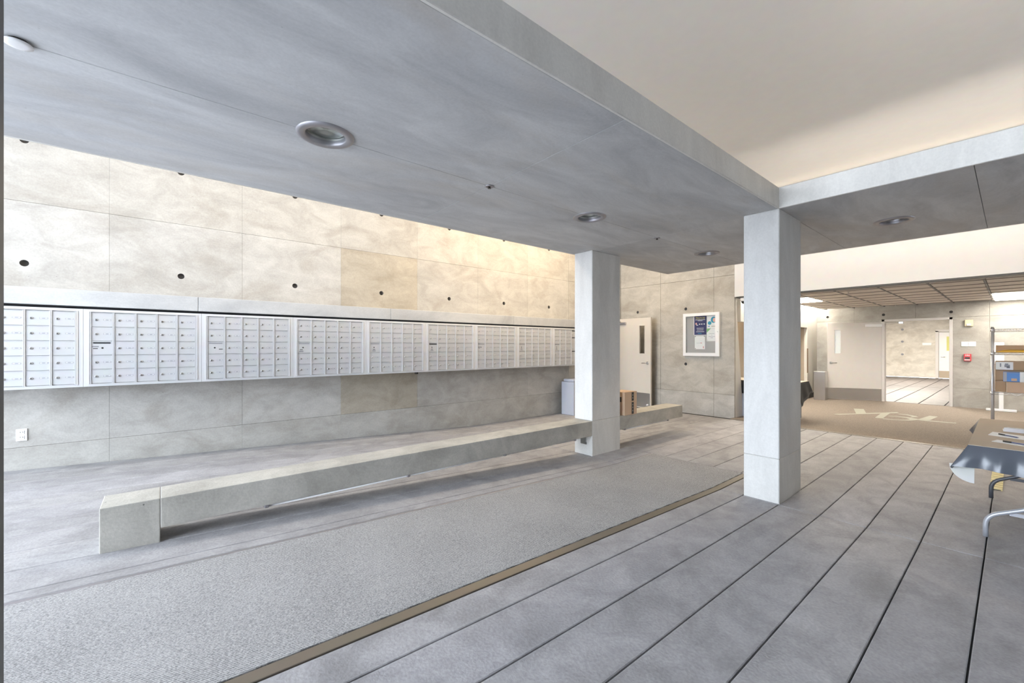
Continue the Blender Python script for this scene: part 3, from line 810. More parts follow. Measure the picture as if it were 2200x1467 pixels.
def sheet(name, y0, y1, z0, z1, mat, lab, cat, x=XB - .019):
    t = thing(name, lab, cat, (x, (y0 + y1) / 2, z0))
    link('sheet', box_mesh('sheet', .0016, y1 - y0, z1 - z0, mat, 0, (0, 0, (z1 - z0) / 2)), (0, 0, 0), t)
    return t
def pr(t, name, y, z, w, h, mat, dx=-.0014, shape='box'):
    """print on a sheet: y to the left positive from centre, z up from the base"""
    if shape == 'box': me = box_mesh(name, .0008, w, h, mat)
    else:
        bm = bmesh.new(); n = 24
        if shape == 'disc': pts = [(w / 2 * math.cos(2 * math.pi * i / n), h / 2 * math.sin(2 * math.pi * i / n)) for i in range(n)]
        else: pts = shape
        poly(bm, pts, -.0004, .0004); bmesh.ops.recalc_face_normals(bm, faces=bm.faces[:])
        me = mesh_of(bm, name, mat)
        me.transform(Matrix(((0, 0, -1, 0), (-1, 0, 0, 0), (0, 1, 0, 0), (0, 0, 0, 1))))
    return link(name, me, (dx, y, z), t)
def text_mesh(body, size, mat, align='CENTER', depth=.0004):
    cu = bpy.data.curves.new('txt', 'FONT'); cu.body = body; cu.size = size; cu.align_x = align; cu.align_y = 'CENTER'; cu.extrude = depth
    ob = bpy.data.objects.new('txt', cu); COL.objects.link(ob)
    dg = bpy.context.evaluated_depsgraph_get(); dg.update()
    me = bpy.data.meshes.new_from_object(ob.evaluated_get(dg)); bpy.data.objects.remove(ob)
    me.materials.clear(); me.materials.append(M[mat]); return me
def text_on(t, body, y, z, size, mat, dx=-.0016):
    me = text_mesh(body, size, mat); me.transform(Matrix(((0, 0, -1, 0), (-1, 0, 0, 0), (0, 1, 0, 0), (0, 0, 0, 1))))
    return link('lettering', me, (dx, y, z), t)
po = sheet('poster', 4.062, 4.322, 1.655, 2.052, 'navy', 'navy poster with yellow heading in the notice case', 'poster')
pr(po, 'margin', .133, .2, .012, .40, 'paper'); pr(po, 'margin', 0, -.004, .25, .012, 'paper')
text_on(po, 'Wear your face', 0, .365, .032, 'yprint'); text_on(po, 'covering correctly', 0, .337, .027, 'yprint')
for i, (z, w) in enumerate(((.314, .21), (.296, .10))): pr(po, 'text_line', 0, z, w, .012, 'gprint')
pr(po, 'face_picture', .085, .235, .035, .045, 'pink', shape='disc'); pr(po, 'mask_picture', .062, .205, .045, .014, 'paper', shape='disc', dx=-.0018)
for y in (.01, -.035, -.085): pr(po, 'hand_picture', y, .225, .028, .022, 'paper', shape='disc')
for z, w in ((.14, .15), (.105, .14), (.068, .17)): pr(po, 'text_line', 0, z, w, .016, 'gprint')
pr(po, 'text_line', .01, .03, .08, .012, 'teal')
pa = sheet('flyer', 3.870, 4.050, 1.785, 2.046, 'paper', 'white flyer with blue and pink circles in the notice case', 'flyer')
pr(pa, 'circle_picture', -.045, .175, .11, .13, 'teal', shape='disc'); pr(pa, 'circle_picture', -.062, .17, .065, .085, 'pink', shape='disc', dx=-.0020)
pr(pa, 'circle_picture', .035, .11, .075, .075, 'teal', shape='disc'); pr(pa, 'logo_mark', .05, .045, .04, .018, 'blue'); pr(pa, 'logo_mark', -.04, .043, .08, .012, 'kraft')
pb = sheet('notice', 3.870, 4.055, 1.522, 1.782, 'paper', 'white notice with a green corner triangle in the notice case', 'notice')
pr(pb, 'green_corner', .0925, .26, 0, 0, 'green', shape=[(0, 0), (0, -.085), (.085, 0)][::1])
for z, w in ((.155, .10), (.125, .02), (.095, .13), (.07, .05)): pr(pb, 'text_line', -.012, z, w, .009, 'gprint')
pr(pb, 'pin', .075, .02, .014, .014, 'gprint', shape='disc')
pc = sheet('notice', 4.092, 4.308, 1.357, 1.634, 'paper', 'small white notice pinned under the navy poster', 'notice')
for y, z in ((.095, .265), (-.095, .268), (.095, .012)): pr(pc, 'pin', y, z, .016, .016, 'dark', shape='disc')
pr(pc, 'text_line', -.03, .13, .03, .01, 'red'); pr(pc, 'ribbon_mark', -.075, .04, .012, .05, 'red', shape='disc'); pr(pc, 'text_line', .02, .128, .10, .006, 'gprint')
link('glass_pane', box_mesh('glass_pane', .003, iy1 - iy0, iz1 - iz0, 'glass'), (XN + .012 - o.x, (iy0 + iy1) / 2 - o.y, (iz0 + iz1) / 2 - o.z), nc)

# ------------------------------------------------------------------ side door standing open against the back wall
def lever(parent, loc, s=1, axis='y'):
    bm = bmesh.new()
    tube(bm, [(0, 0, 0), (-.012, 0, 0)], .032, 20); tube(bm, [(-.012, 0, 0), (-.05, 0, 0)], .012, 12)
    tube(bm, fillet([(-.048, 0, 0), (-.052, .03 * s, 0), (-.050, .12 * s, -.004)], .02), .010, 10)
    return link('lever_handle', mesh_of(bm, 'lever_handle', 'steel'), loc, parent)
d2 = struct('door_2', None, 'white door standing open beside the notice wall, with narrow window and lever handle', (8.36, 6.06, 0))
dw, dz0, dz1 = .88, .02, 2.062
bm = bmesh.new(); bbox(bm, 0, .045, -dw, 0, dz0, dz1)
me = mesh_of(bm, 'leaf', 'creamdoor'); cb = bmesh.new(); bbox(cb, -.1, .1, -.725, -.595, 1.255, 1.885)
me = boolean(me, mesh_of(cb, 'cut', 'creamdoor'), 'leaf'); link('leaf', me, (0, 0, 0), d2)
link('glass_pane', box_mesh('glass_pane', .006, .13, .63, 'glass'), (.022, -.66, 1.57), d2)
bm = bmesh.new()
for (a, b, c, d) in ((-.740, -.725, 1.24, 1.90), (-.595, -.58, 1.24, 1.90), (-.725, -.595, 1.24, 1.255), (-.725, -.595, 1.885, 1.90)): bbox(bm, -.005, .0, a, b, c, d)
link('window_bead', mesh_of(bm, 'window_bead', 'creamdoor'), (0, 0, 0), d2)
link('kick_plate', box_mesh('kick_plate', .003, .84, .32, 'steel', .001), (-.0015, -.44, .20), d2)
lever(d2, (0, -.80, 1.04))
link('latch', box_mesh('latch', .02, .014, .05, 'steel', .003), (.022, -.885, 1.04), d2)
bm = bmesh.new(); bbox(bm, -.05, 0, -.24, -.03, 1.925, 1.98); bevel(bm, .008); tube(bm, [(-.03, -.10, 1.99), (-.12, -.05, 2.0)], .008, 8)
link('door_closer', mesh_of(bm, 'door_closer', 'steel_dull'), (0, 0, 0), d2)
bm = bmesh.new(); tube(bm, [(0, 0, 0), (-.03, 0, 0)], .018, 12); link('door_stop', mesh_of(bm, 'door_stop', 'whiteplastic'), (0, -.80, .10), d2)
fr = struct('trim_4', None, None, (DX0, YW, 0))
for nm, a, b, c, d in (('jamb', -.04, .02, 0, DZ), ('jamb', DX1 - DX0 - .02, DX1 - DX0 + .04, 0, DZ), ('head', -.04, DX1 - DX0 + .04, DZ - .02, DZ + .05)):
    link(nm, box_mesh(nm, b - a, .16, d - c, 'paintdoor', .003), ((a + b) / 2, .07, (c + d) / 2), fr)

# grey bin by the mailbox wall
gb = thing('grey_bin', 'grey square bin against the wall behind the column', 'bin', (6.62, 5.9, 0))
bm = bmesh.new(); bbox(bm, -.2, .2, -.17, .17, 0, .68); bevel(bm, .01, 2); link('body', mesh_of(bm, 'body', 'greycab'), (0, 0, 0), gb)
bm = bmesh.new(); bbox(bm, -.17, .17, -.14, .14, .68, .74); bevel(bm, .02, 2); link('lid', mesh_of(bm, 'lid', 'greycab'), (0, 0, 0), gb)

# parcel standing on the bench
pc_ = thing('parcel', 'tan cardboard parcel with black tape standing on the bench by the column', 'parcel', (5.07, 3.60, BT))
bm = bmesh.new(); bbox(bm, -.145, .145, -.145, .115, 0, .325); bevel(bm, .004, 2); link('carton', mesh_of(bm, 'carton', 'cardboard2'), (0, 0, 0), pc_)
for z0, z1 in ((.195, .315), (.01, .175)): link('black_tape', box_mesh('black_tape', .05, .001, z1 - z0, 'black'), (.045, -.1458, (z0 + z1) / 2), pc_)
for z in (.055, .10, .14, .235, .275): link('tape_print', box_mesh('tape_print', .006, .001, .02, 'paper'), (.045, -.1466, z), pc_)
link('seam', box_mesh('seam', .10, .001, .003, 'cardboard'), (.05, -.1456, .185), pc_)
link('label', box_mesh('label', .001, .06, .07, 'black'), (-.1458, -.06, .22), pc_)

# ------------------------------------------------------------------ far open door
d3 = struct('door_3', None, 'white steel door standing wide open at the end of the carpeted hall', (XF - .02, 2.135, 0))
d3.rotation_euler = (0, 0, math.atan2(.44, .90))
bm = bmesh.new(); bbox(bm, 0, .045, 0, 1.165, .015, 2.03)
me = mesh_of(bm, 'leaf', 'paintdoor'); cb = bmesh.new(); bbox(cb, -.1, .1, .88, 1.01, 1.23, 1.85)
me = boolean(me, mesh_of(cb, 'cut', 'paintdoor'), 'leaf'); link('leaf', me, (0, 0, 0), d3)
link('glass_pane', box_mesh('glass_pane', .006, .13, .62, plain('bright_glass', (.8, .85, .88), .2)), (.022, .945, 1.54), d3)
bm = bmesh.new()
for (a, b, c, d) in ((.865, .88, 1.215, 1.865), (1.01, 1.025, 1.215, 1.865), (.88, 1.01, 1.215, 1.23), (.88, 1.01, 1.85, 1.865)): bbox(bm, -.005, .0, a, b, c, d)
link('window_bead', mesh_of(bm, 'window_bead', 'paintdoor'), (0, 0, 0), d3)
link('kick_plate', box_mesh('kick_plate', .003, 1.14, .29, 'steel', .001), (-.0015, .583, .17), d3)
lever(d3, (0, 1.09, .98), -1)
bm = bmesh.new(); bbox(bm, -.055, 0, .03, .36, 1.915, 1.985); bevel(bm, .006); link('door_closer', mesh_of(bm, 'door_closer', 'whiteplastic'), (0, 0, 0), d3)
fr = struct('trim_5', None, 'painted steel frame of the far doorway', (XF, 1.53, 0))
for nm, a, b, c, d in (('jamb', .90, .955, -.02, 2.10), ('jamb', 2.10, 2.155, -.02, 2.10), ('head', .90, 2.155, 2.045, 2.10)):
    link(nm, box_mesh(nm, .20, b - a, d - c, 'paintdoor', .003), (.06, (a + b) / 2 - 1.53, (c + d) / 2), fr)
bm = bmesh.new(); bbox(bm, -.06, .0, 1.55, 1.63, 1.985, 2.03); tube(bm, [(-.03, 1.63, 2.01), (-.03, 2.05, 2.02)], .012, 8)
me = mesh_of(bm, 'closer_arm', 'steel'); me.transform(Matrix.Translation((0, -1.53, 0))); link('closer_arm', me, (0, .2, 0), fr)

# door and sign in the room beyond
d4 = struct('door_4', None, 'pale door with lime window in the room beyond the doorway', (BX, 1.60, 0))
link('leaf', box_mesh('leaf', .05, 1.0, 2.03, plain('pale_door', (.80, .79, .77), .5), .004), (-.02, 0, 1.02), d4)
link('glass_pane', box_mesh('glass_pane', .01, .17, .62, 'lime'), (-.05, .17, 1.53), d4)
link('kick_plate', box_mesh('kick_plate', .004, .98, .30, 'kraft'), (-.048, 0, .18), d4)
lever(d4, (-.045, .42, .95), -1)
for nm, a, b, c, d in (('jamb', .50, .60, 0, 2.1), ('jamb', -.60, -.50, 0, 2.1), ('head', -.60, .60, 2.05, 2.15)):
    link(nm, box_mesh(nm, .14, b - a, d - c, 'paintdoor', .004), (-.03, (a + b) / 2, (c + d) / 2), d4)
tag(boxobj('sign_plate', BX - .015, BX, 2.33, 2.62, 1.46, 1.57, 'paper', None, .002), 'small white sign plate on the wall beyond the doorway', 'sign')
hb = thing('tie_hole_row', 'column of round tie holes in the wall beyond the doorway', 'tie holes', (BX - .001, 3.29, 0))
for z in (1.04, 1.63, 2.19):
    bm = bmesh.new(); tube(bm, [(0, 0, 0), (-.004, 0, 0)], .05, 16); link('tie_hole', mesh_of(bm, 'tie_hole', 'plate'), (0, 0, z), hb)

# fittings on the far wall
st = thing('strobe_alarm', 'cream alarm strobe high on the far wall beside the doorway', 'alarm', (XF, .642, 1.872))
link('housing', box_mesh('housing', .05, .13, .15, 'cream', .008, seg=2), (-.027, 0, .078), st)
link('lens', box_mesh('lens', .03, .07, .05, 'whiteplastic', .008), (-.06, .005, .04), st)
sg = thing('room_sign', 'white two-part sign plate on the far wall beside the doorway', 'sign', (XF, .65, 1.415))
link('plate', box_mesh('plate', .008, .112, .107, 'paper', .002), (-.005, .058, .054), sg); link('plate', box_mesh('plate', .008, .112, .107, 'paper', .002), (-.005, -.058, .054), sg)
link('mark', box_mesh('mark', .002, .008, .045, 'gprint'), (-.010, .0, .06), sg)
fa = thing('fire_alarm_pull', 'red FIRE alarm pull box on the far wall below the sign', 'alarm', (XF, .664, 1.074))
link('housing', box_mesh('housing', .05, .118, .165, 'red', .008, seg=2), (-.027, 0, .085), fa)
link('handle', box_mesh('handle', .016, .075, .04, 'dark', .003), (-.058, 0, .075), fa)
text_on(fa, 'FIRE', 0, .133, .042, 'paper', -.0535)
link('pull_bar', box_mesh('pull_bar', .012, .09, .018, 'paper', .003), (-.055, .005, .03), fa)
for (y0, y1, z0, z1, lab) in ((.12, .31, 1.29, 1.50, 'upper white notice on the wall behind the wire shelving'), (.12, .31, 1.03, 1.22, 'lower white notice on the wall behind the wire shelving')):
    tag(boxobj('wall_notice', XF - .006, XF, y0, y1, z0, z1, 'paper', None, .001), lab, 'notice')
# white table foot standing by the far wall
tf = thing('white_stand', 'white T-shaped stand on the carpet behind the wire shelving', 'stand', (13.95, .16, 0))
link('foot', box_mesh('foot', .07, .44, .05, 'whiteplastic', .008), (0, 0, .032), tf)
link('upright', box_mesh('upright', .06, .07, .66, 'whiteplastic', .006), (0, 0, .38), tf)

# far bin
fb = thing('steel_bin', 'square brushed steel bin in the far corner of the hall', 'bin', (13.42, 3.27, .006))
bm = bmesh.new()
w = .125
bbox(bm, -w, w, -w, w, 0, .745); bevel(bm, .004)
me = mesh_of(bm, 'body', 'steel'); cb = bmesh.new(); bbox(cb, -.09, .09, -.09, .09, .55, .8); me = boolean(me, mesh_of(cb, 'cut', 'steel'), 'body'); link('body', me, (0, 0, 0), fb)
bm = bmesh.new(); bbox(bm, -.088, .088, -.088, .088, .5, .72); link('liner', mesh_of(bm, 'liner', 'black'), (0, 0, 0), fb)
tag(boxobj('wood_panel', 13.30, 13.36, 3.535, 3.55, .70, 1.36, 'brown', None, .003), 'narrow brown panel on the edge of the cream wall', 'panel')

# dome camera under bulkhead, hall sprinklers
dc = thing('dome_camera', 'white dome security camera under the bulkhead corner', 'camera', (XB + .10, 3.37, ZB - .024))
bm = bmesh.new(); lathe(bm, [(0, 0), (.078, 0), (.078, -.03), (.06, -.065)], 28); link('base', mesh_of(bm, 'base', 'whiteplastic'), (0, 0, 0), dc)
bm = bmesh.new(); lathe(bm, [(.058, -.06), (.054, -.085), (.035, -.11), (0, -.12)], 28); link('dome', mesh_of(bm, 'dome', 'black'), (0, 0, 0), dc)
for (x, y, lab) in ((9.75, 1.95, 'small sprinkler hanging from the hall ceiling near the bulkhead'), (13.5, 1.80, 'small sprinkler hanging from the hall ceiling above the open door')):
    t = thing('hall_sprinkler', lab, 'sprinkler', (x, y, ZB + .037), 0, 'sprinklers in the hall ceiling')
    bm = bmesh.new(); lathe(bm, [(.03, 0), (.03, -.004), (.008, -.008), (.008, -.04), (.0, -.04)], 16); link('stem', mesh_of(bm, 'stem', 'steel'), (0, 0, 0), t)
    bm = bmesh.new(); lathe(bm, [(.0, -.05), (.028, -.05), (.028, -.053), (0, -.053)], 16); link('deflector', mesh_of(bm, 'deflector', 'steel'), (0, 0, 0), t)

# ------------------------------------------------------------------ cloth-covered table in the hall
ht = thing('hall_table', 'table under a black cloth with brown paper top behind the free column', 'table', (9.42, 3.45, 0))
link('table_top', box_mesh('table_top', .72, 1.72, .03, 'brown', .004), (0, 0, .71), ht)
for sx in (-1, 1):
    for sy in (-1, 1):
        bm = bmesh.new(); tube(bm, [(sx * .3, sy * .75, 0), (sx * .3, sy * .75, .70)], .014, 10); link('leg', mesh_of(bm, 'leg', 'greyleg'), (0, 0, .006), ht)
hcl = thing('hall_table_cloth', 'black plastic cloth draped over the table behind the free column', 'tablecloth', (9.42, 3.45, .726))
def drape(name, mat, pts_top, pts_hem, parent, rows=6, ripple=.012, nrip=5):
    """hanging sheet between a top edge line and a hem line"""
    bm = bmesh.new(); n = 24; G = []
    a0, a1 = map(Vector, pts_top); b0, b1 = map(Vector, pts_hem)
    for j in range(rows + 1):
        s = j / rows; r = []
        for i in range(n + 1):
            t = i / n
            p = (a0.lerp(a1, t)).lerp(b0.lerp(b1, t), s)
            d = (a1 - a0).normalized().cross(Vector((0, 0, 1)))
            p = p + d * ripple * s * math.sin(nrip * 2 * math.pi * t + .8)
            r.append(bm.verts.new(p))
        G.append(r)
    for a, b in zip(G, G[1:]):
        for i in range(n):
            f = bm.faces.new((a[i], a[i + 1], b[i + 1], b[i])); f.smooth = True
    bmesh.ops.solidify(bm, geom=bm.faces[:], thickness=.002)
    return link(name, mesh_of(bm, name, mat), (0, 0, 0), parent)
link('top_sheet', box_mesh('top_sheet', .74, 1.74, .004, 'kraft', .001), (0, 0, .003), hcl)
drape('front_drape', 'black', ((-.37, .87, .003), (-.37, -.87, .003)), ((-.40, .92, -.26), (-.40, -.90, -.26)), hcl)
drape('end_drape', 'black', ((-.37, -.87, .003), (.37, -.87, .003)), ((-.45, -.97, -.42), (.40, -.92, -.20)), hcl, 6, .01, 2)
# grey carton standing under the hall table
tag(boxobj('grey_carton', 9.03, 9.06, 3.2, 4.2, .006, .46, 'greycab', None, .004), 'flat grey board standing under the cloth of the hall table', 'board')

# ------------------------------------------------------------------ wire shelving with parcels
SHX, SHY = 8.95, .185
sh = thing('wire_shelving', 'chrome wire shelving rack loaded with parcels by the hall wall', 'shelving', (SHX, SHY, .006))
SD, SW = .46, 1.2
PT = 1.685
for dx in (0, SD):
    for dy in (0, -SW):
        bm = bmesh.new(); tube(bm, [(dx, dy, 0), (dx, dy, PT)], .0135, 14)
        for z in (PT - .045, 1.31, .755, .2): tube(bm, [(dx, dy, z - .022), (dx, dy, z + .022)], .0185, 14)
        bm2 = None
        link('post', mesh_of(bm, 'post', 'chrome'), (0, 0, 0), sh)
def wire_shelf(z):
    bm = bmesh.new()
    for dx in (.0, SD):
        for dz in (.012, -.016): tube(bm, [(dx, 0, z + dz), (dx, -SW, z + dz)], .0035, 6)
        n = 22; pts = [(dx, -SW * i / n, z + (.012 if i % 2 else -.016)) for i in range(n + 1)]
        tube(bm, pts, .0025, 6)
    for dy in (0, -SW):
        for dz in (.012, -.016): tube(bm, [(0, dy, z + dz), (SD, dy, z + dz)], .0035, 6)
    for i in range(1, 44):
        yy = -SW * i / 44; tube(bm, [(0, yy, z + .014), (SD, yy, z + .014)], .0022, 5)
    return link('shelf', mesh_of(bm, 'shelf', 'chrome'), (0, 0, 0), sh)
for z in (PT - .045, 1.31, .755, .2): wire_shelf(z)
def carton(name, lab, x0, x1, y0, y1, z0, h, mat='cardboard', cat='parcel'):
    t = thing(name, lab, cat, ((x0 + x1) / 2, (y0 + y1) / 2, z0))
    bm = bmesh.new(); sx, sy = (x1 - x0) / 2, (y1 - y0) / 2
    bbox(bm, -sx, sx, -sy, sy, 0, h); bevel(bm, .004)
    link('carton', mesh_of(bm, 'carton', mat), (0, 0, 0), t)
    link('tape', box_mesh('tape', .0015, sy * 2 * .96, .004, 'kraft'), (-sx - .0005, 0, h * .93), t)
    return t
zs = .006 + 1.31 + .017
t = carton('parcel', 'long low brown carton with a red mark on the upper shelf', SHX + .175, SHX + .44, -.6, SHY - .03, zs, .10)
link('red_mark', box_mesh('red_mark', .001, .07, .035, plain('dark_red_print', (.30, .06, .03), .6)), (-.1335, .03, .055), t)
t = thing('padded_envelope', 'yellow padded envelope lying in front on the upper shelf', 'envelope', (SHX + .07, SHY - .24, zs))
bm = bmesh.new()
nn = 14
for i in range(nn + 1):
    pass
G = [[None] * (nn + 1) for _ in range(nn + 1)]; G2 = [[None] * (nn + 1) for _ in range(nn + 1)]
for i in range(nn + 1):
    for j in range(nn + 1):
        u, v = i / nn, j / nn; e = min(1, 6 * min(u, 1 - u)) * min(1, 6 * min(v, 1 - v))
        xx = -.09 + .18 * u; yy = -.2 + .4 * v
        h = .006 + .034 * e * (1 - .35 * v) + .004 * math.sin(9 * v + 3 * u)
        G[i][j] = bm.verts.new((xx, yy, h + .002)); G2[i][j] = bm.verts.new((xx, yy, .001))
for i in range(nn):
    for j in range(nn):
        f = bm.faces.new((G[i][j], G[i + 1][j], G[i + 1][j + 1], G[i][j + 1])); f.smooth = True
        bm.faces.new((G2[i][j], G2[i][j + 1], G2[i + 1][j + 1], G2[i + 1][j]))
ring = [(i, 0) for i in range(nn)] + [(nn, j) for j in range(nn)] + [(i, nn) for i in range(nn, 0, -1)] + [(0, j) for j in range(nn, 0, -1)]
for (a, b), (c, d) in zip(ring, ring[1:] + ring[:1]): bm.faces.new((G[a][b], G2[a][b], G2[c][d], G[c][d]))
link('envelope', mesh_of(bm, 'envelope', 'yellow'), (0, 0, 0), t)
zl = .006 + .755 + .017
yL = SHY - .025
carton('parcel', 'small tan carton at the left end of the lower shelf', SHX + .10, SHX + .40, yL - .10, yL, zl, .155, 'cardboard')
carton('parcel', 'wide pinkish tan carton at the front of the lower shelf', SHX + .02, SHX + .38, yL - .62, yL - .105, zl, .148, 'cardboard2')
t = carton('parcel', 'brown carton on top of the small carton behind the blue parcel', SHX + .14, SHX + .42, yL - .55, yL, zl + .158, .145, 'cardboard')
t = carton('parcel', 'blue printed parcel with a white band lying on the wide carton', SHX + .03, SHX + .135, yL - .44, yL - .075, zl + .150, .135, 'blue')
link('white_band', box_mesh('white_band', .002, .11, .138, 'paper'), (-.0535, -.02, .068), t)
link('smile_print', box_mesh('smile_print', .001, .05, .035, 'cardboard2'), (-.0535, .085, .03), t)
link('band_mark', box_mesh('band_mark', .001, .02, .012, 'blue'), (-.0548, -.01, .07), t)
link('ribbon_end', box_mesh('ribbon_end', .002, .03, .13, 'gprint'), (-.0535, .165, .068), t)
t = carton('parcel', 'carton with white address label on top of the lower shelf stack', SHX + .12, SHX + .40, yL - .28, yL + .0, zl + .305, .125, 'cardboard')
link('address_label', box_mesh('address_label', .001, .16, .112, 'paper'), (-.1406, .055, .062), t)
for (y, z, w, h) in ((.03, .06, .05, .035), (.035, .085, .03, .02), (.02, .04, .03, .025), (.09, .07, .014, .05)): link('label_print', box_mesh('label_print', .001, w, h, 'plate'), (-.1412, y, z), t)
carton('parcel', 'half open dark carton at the right of the lower shelf stack', SHX + .12, SHX + .4, yL - .50, yL - .30, zl + .305, .085, 'cardboard')

# ------------------------------------------------------------------ folding table with cloth at the right
TZ = .715
TX0, TX1, TY1, TY0 = 4.43, 6.13, .205, -.56
ft = thing('folding_table', 'folding table with bent grey legs at the right edge', 'table', ((TX0 + TX1) / 2, (TY0 + TY1) / 2, 0))
O = ft.location
link('table_top', box_mesh('table_top', TX1 - TX0 - .02, TY1 - TY0 - .02, .03, 'greyleg', .004), (0, 0, TZ - .021), ft)
for (lx, mat) in ((4.72, 'greyleg'), (6.08 - .12, 'darkleg')):
    for s in (1, -1):
        yf = TY1 - .075 if s > 0 else TY0 + .075
        yt = yf - s * .235
        bm = bmesh.new()
        tube(bm, fillet([(lx, yf, 0), (lx, yf, .155), (lx, yt, .275), (lx, yt, TZ - .036)], .07), .0155, 12)
        me = mesh_of(bm, 'leg', mat); me.transform(Matrix.Translation(-O)); link('leg', me, (0, 0, 0), ft)
    bm = bmesh.new(); bbox(bm, lx - .008, lx + .008, TY0 + .19, TY1 - .19, .19, .215)
    me = mesh_of(bm, 'crossbar', mat); me.transform(Matrix.Translation(-O)); link('crossbar', me, (0, 0, 0), ft)
tc = thing('table_cloth', 'black plastic cloth with white lining under brown paper on the folding table', 'tablecloth', ((TX0 + TX1) / 2, (TY0 + TY1) / 2, TZ))
O2 = tc.location
bm = bmesh.new(); bbox(bm, TX0 - O2.x, TX1 - O2.x, TY0 - O2.y, TY1 - O2.y, -.005, .002); bevel(bm, .0015)
link('paper_top', mesh_of(bm, 'paper_top', 'kraft'), (0, 0, 0), tc)
# hanging black sheet round near end and left side; corner flares into a cone
bm = bmesh.new(); G = []
path = []
n1 = 40
for i in range(n1 + 1):                      # near end from right to corner
    t = i / n1; y = TY0 + (TY1 - TY0) * t
    f = max(0, (t - .72) / .28)
    path.append((Vector((TX0, y, -.002)), Vector((TX0 - .045 + .012 * math.sin(15 * t) - .02 * f, y + .02 * t + .055 * f ** 2, -.165 + .012 * math.sin(9 * t) - .0 * f))))
path.append((Vector((TX0, TY1, -.002)), Vector((TX0 - .06, TY1 + .085, -.165))))
path.append((Vector((TX0 + .02, TY1, -.002)), Vector((TX0 - .01, TY1 + .085, -.185))))
for i in range(1, 30):                       # left side towards the far end
    t = i / 29; x = TX0 + .02 + (TX1 - TX0 - .02) * t
    f = max(0, (t - .8) / .2)
    path.append((Vector((x, TY1, -.002)), Vector((x + .02 * f, TY1 + .012 + .05 * (1 - t) ** 6 + .06 * f ** 2, -.20 + .07 * f))))
rowsN = 7
for j in range(rowsN + 1):
    s = j / rowsN; r = []
    for k, (a, b) in enumerate(path):
        p = a.lerp(b, s); sag = .012 * math.sin(math.pi * s)
        w = .010 * s * math.sin(k * .95) if k < n1 else 0
        r.append(bm.verts.new(Vector((p.x - sag * (k <= n1) + w, p.y, p.z + O2.z)) - Vector((O2.x, O2.y, O2.z))))
    G.append(r)
for a, b in zip(G, G[1:]):
    for i in range(len(path) - 1):
        f = bm.faces.new((a[i], a[i + 1], b[i + 1], b[i])); f.smooth = True
link('hanging_sheet', mesh_of(bm, 'hanging_sheet', plain('black_vinyl', (.09, .10, .12), .24)), (0, 0, 0), tc)
# white lined lower corner of the sheet
bm = bmesh.new(); n = 10; cpt = Vector((TX0 + .02, TY1 - .03, -.155)); pts = []
for i in range(n + 1):
    a = math.pi / 2 * i / n
    pts.append(cpt + Vector((-.03 * math.sin(a), .125 * math.cos(a), -.115 * math.sin(a))))
vs = [bm.verts.new(p + O2 - O2 + Vector((TX0 * 0, 0, 0)) - Vector((O2.x, O2.y, 0))) for p in [cpt] + pts]
for i in range(n): bm.faces.new((vs[0], vs[i + 1], vs[i + 2]))
bmesh.ops.solidify(bm, geom=bm.faces[:], thickness=.002)
link('white_lining', mesh_of(bm, 'white_lining', 'paper'), (0, 0, 0), tc)
# papers and pens on the table
def paper(lab, pts, z=.003, curl=0.0):
    c = sum((Vector((p[0], p[1], 0)) for p in pts), Vector()) / len(pts)
    bm = bmesh.new(); poly(bm, [(p[0] - c.x, p[1] - c.y) for p in pts], 0, .0015)
    bmesh.ops.recalc_face_normals(bm, faces=bm.faces[:])
    o = link('paper_sheet', mesh_of(bm, 'paper_sheet', 'paper'), (c.x, c.y, TZ + z)); tag(o, lab, 'paper'); return o
paper('white sheet with a pen, nearest on the folding table', [(4.69, .10), (4.80, .075), (4.72, -.16), (4.58, -.15)])
paper('white sheet with a pen, in the middle of the folding table', [(5.01, .125), (5.22, .105), (5.10, -.17), (4.90, -.16)])
t = paper('small folded white paper furthest on the folding table', [(5.32, .05), (5.47, .055), (5.47, -.12), (5.30, -.12)])
bm = bmesh.new()
f0 = [(-.07, .085, .002), (.07, .085, .002), (.07, -.085, .002), (-.07, -.085, .002), (-.06, .08, .03), (.07, .06, .022), (.07, -.085, .02), (-.06, -.085, .026)]
for p, q in (((-.07, .085), (-.06, .075)),): pass
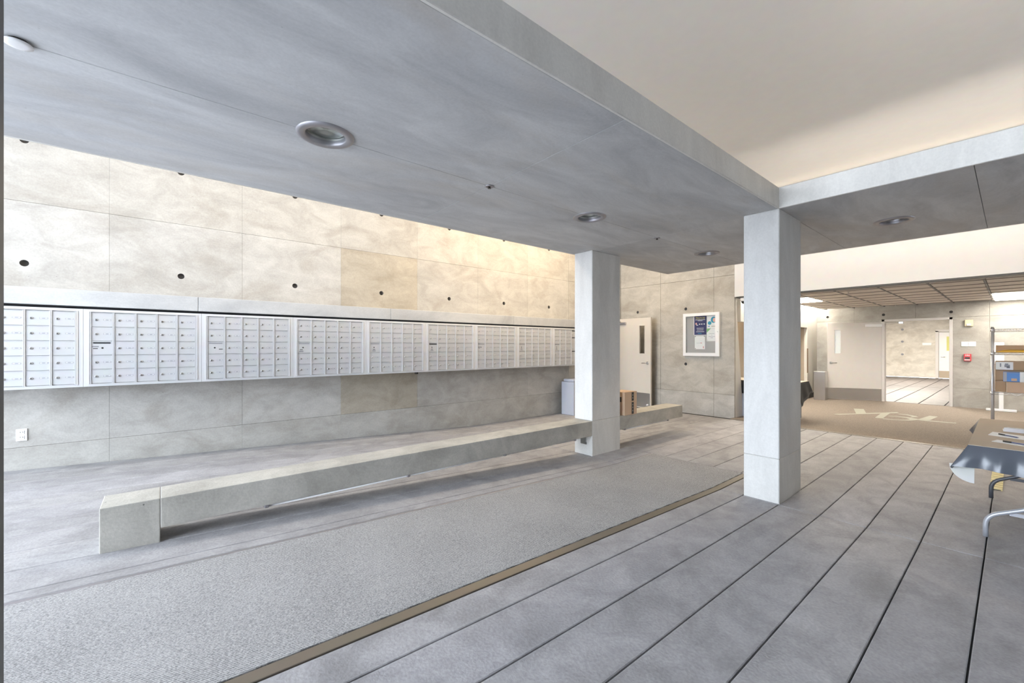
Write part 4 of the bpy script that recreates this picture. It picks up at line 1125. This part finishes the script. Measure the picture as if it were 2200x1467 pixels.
vs = [bm.verts.new(p) for p in f0]
for q in ((4, 5, 6, 7), (0, 4, 7, 3)): bm.faces.new([vs[i] for i in q])
bmesh.ops.solidify(bm, geom=bm.faces[:], thickness=.001)
link('raised_fold', mesh_of(bm, 'raised_fold', 'paper'), (0, 0, 0), t)
for (a, b, lab) in (((5.08, .07), (4.98, -.03), 'dark blue pen lying on the middle sheet'), ((4.72, .045), (4.66, -.08), 'dark blue pen lying on the nearest sheet')):
    A_ = Vector((*a, 0)); B_ = Vector((*b, 0)); mid = (A_ + B_) / 2
    t = thing('pen', lab, 'pen', (mid.x, mid.y, TZ + .0105), 0, 'pens on the folding table')
    h = (B_ - A_) / 2
    bm = bmesh.new(); tube(bm, [-h, h * .8, h], [.0045, .0045, .001], 8); link('barrel', mesh_of(bm, 'barrel', 'bluepen'), (0, 0, 0), t)
    bm = bmesh.new(); tube(bm, [-h * 1.0, -h * .35], .0055, 8); link('cap', mesh_of(bm, 'cap', 'dark'), (0, 0, 0), t)
# pale yellow slatted floor grate beyond the table
gt = thing('slatted_grate', 'pale yellow slatted strip lying on the floor beyond the folding table', 'grate', (7.0, .105, 0))
for i in range(14): link('slat', box_mesh('slat', .055, .085, .012, 'paleyellow', .002), (-.66 + .1 * i, 0, .012), gt)
for s in (-1, 1): link('rail', box_mesh('rail', 1.40, .010, .006, 'paleyellow'), (0, s * .036, .003), gt)

# ------------------------------------------------------------------ entrance door leaf at the very left edge
ed = thing('entrance_door', 'dark framed glass entrance door standing open at the left edge', 'door', (-.66, .8, 0))
z0 = zf(-.6, .8) + .01
for nm, a, b, c, d in (('stile', .451, .505, z0, 2.30), ('stile', -.506, -.45, z0, 2.30), ('rail', -.45, .451, z0, z0 + .2), ('rail', -.45, .451, 2.2, 2.30)):
    link(nm, box_mesh(nm, b - a, .045, d - c, 'dark', .003), ((a + b) / 2, 0, (c + d) / 2), ed)
link('glass_pane', box_mesh('glass_pane', .90, .008, 2.0, 'glass'), (0, 0, 1.2), ed)
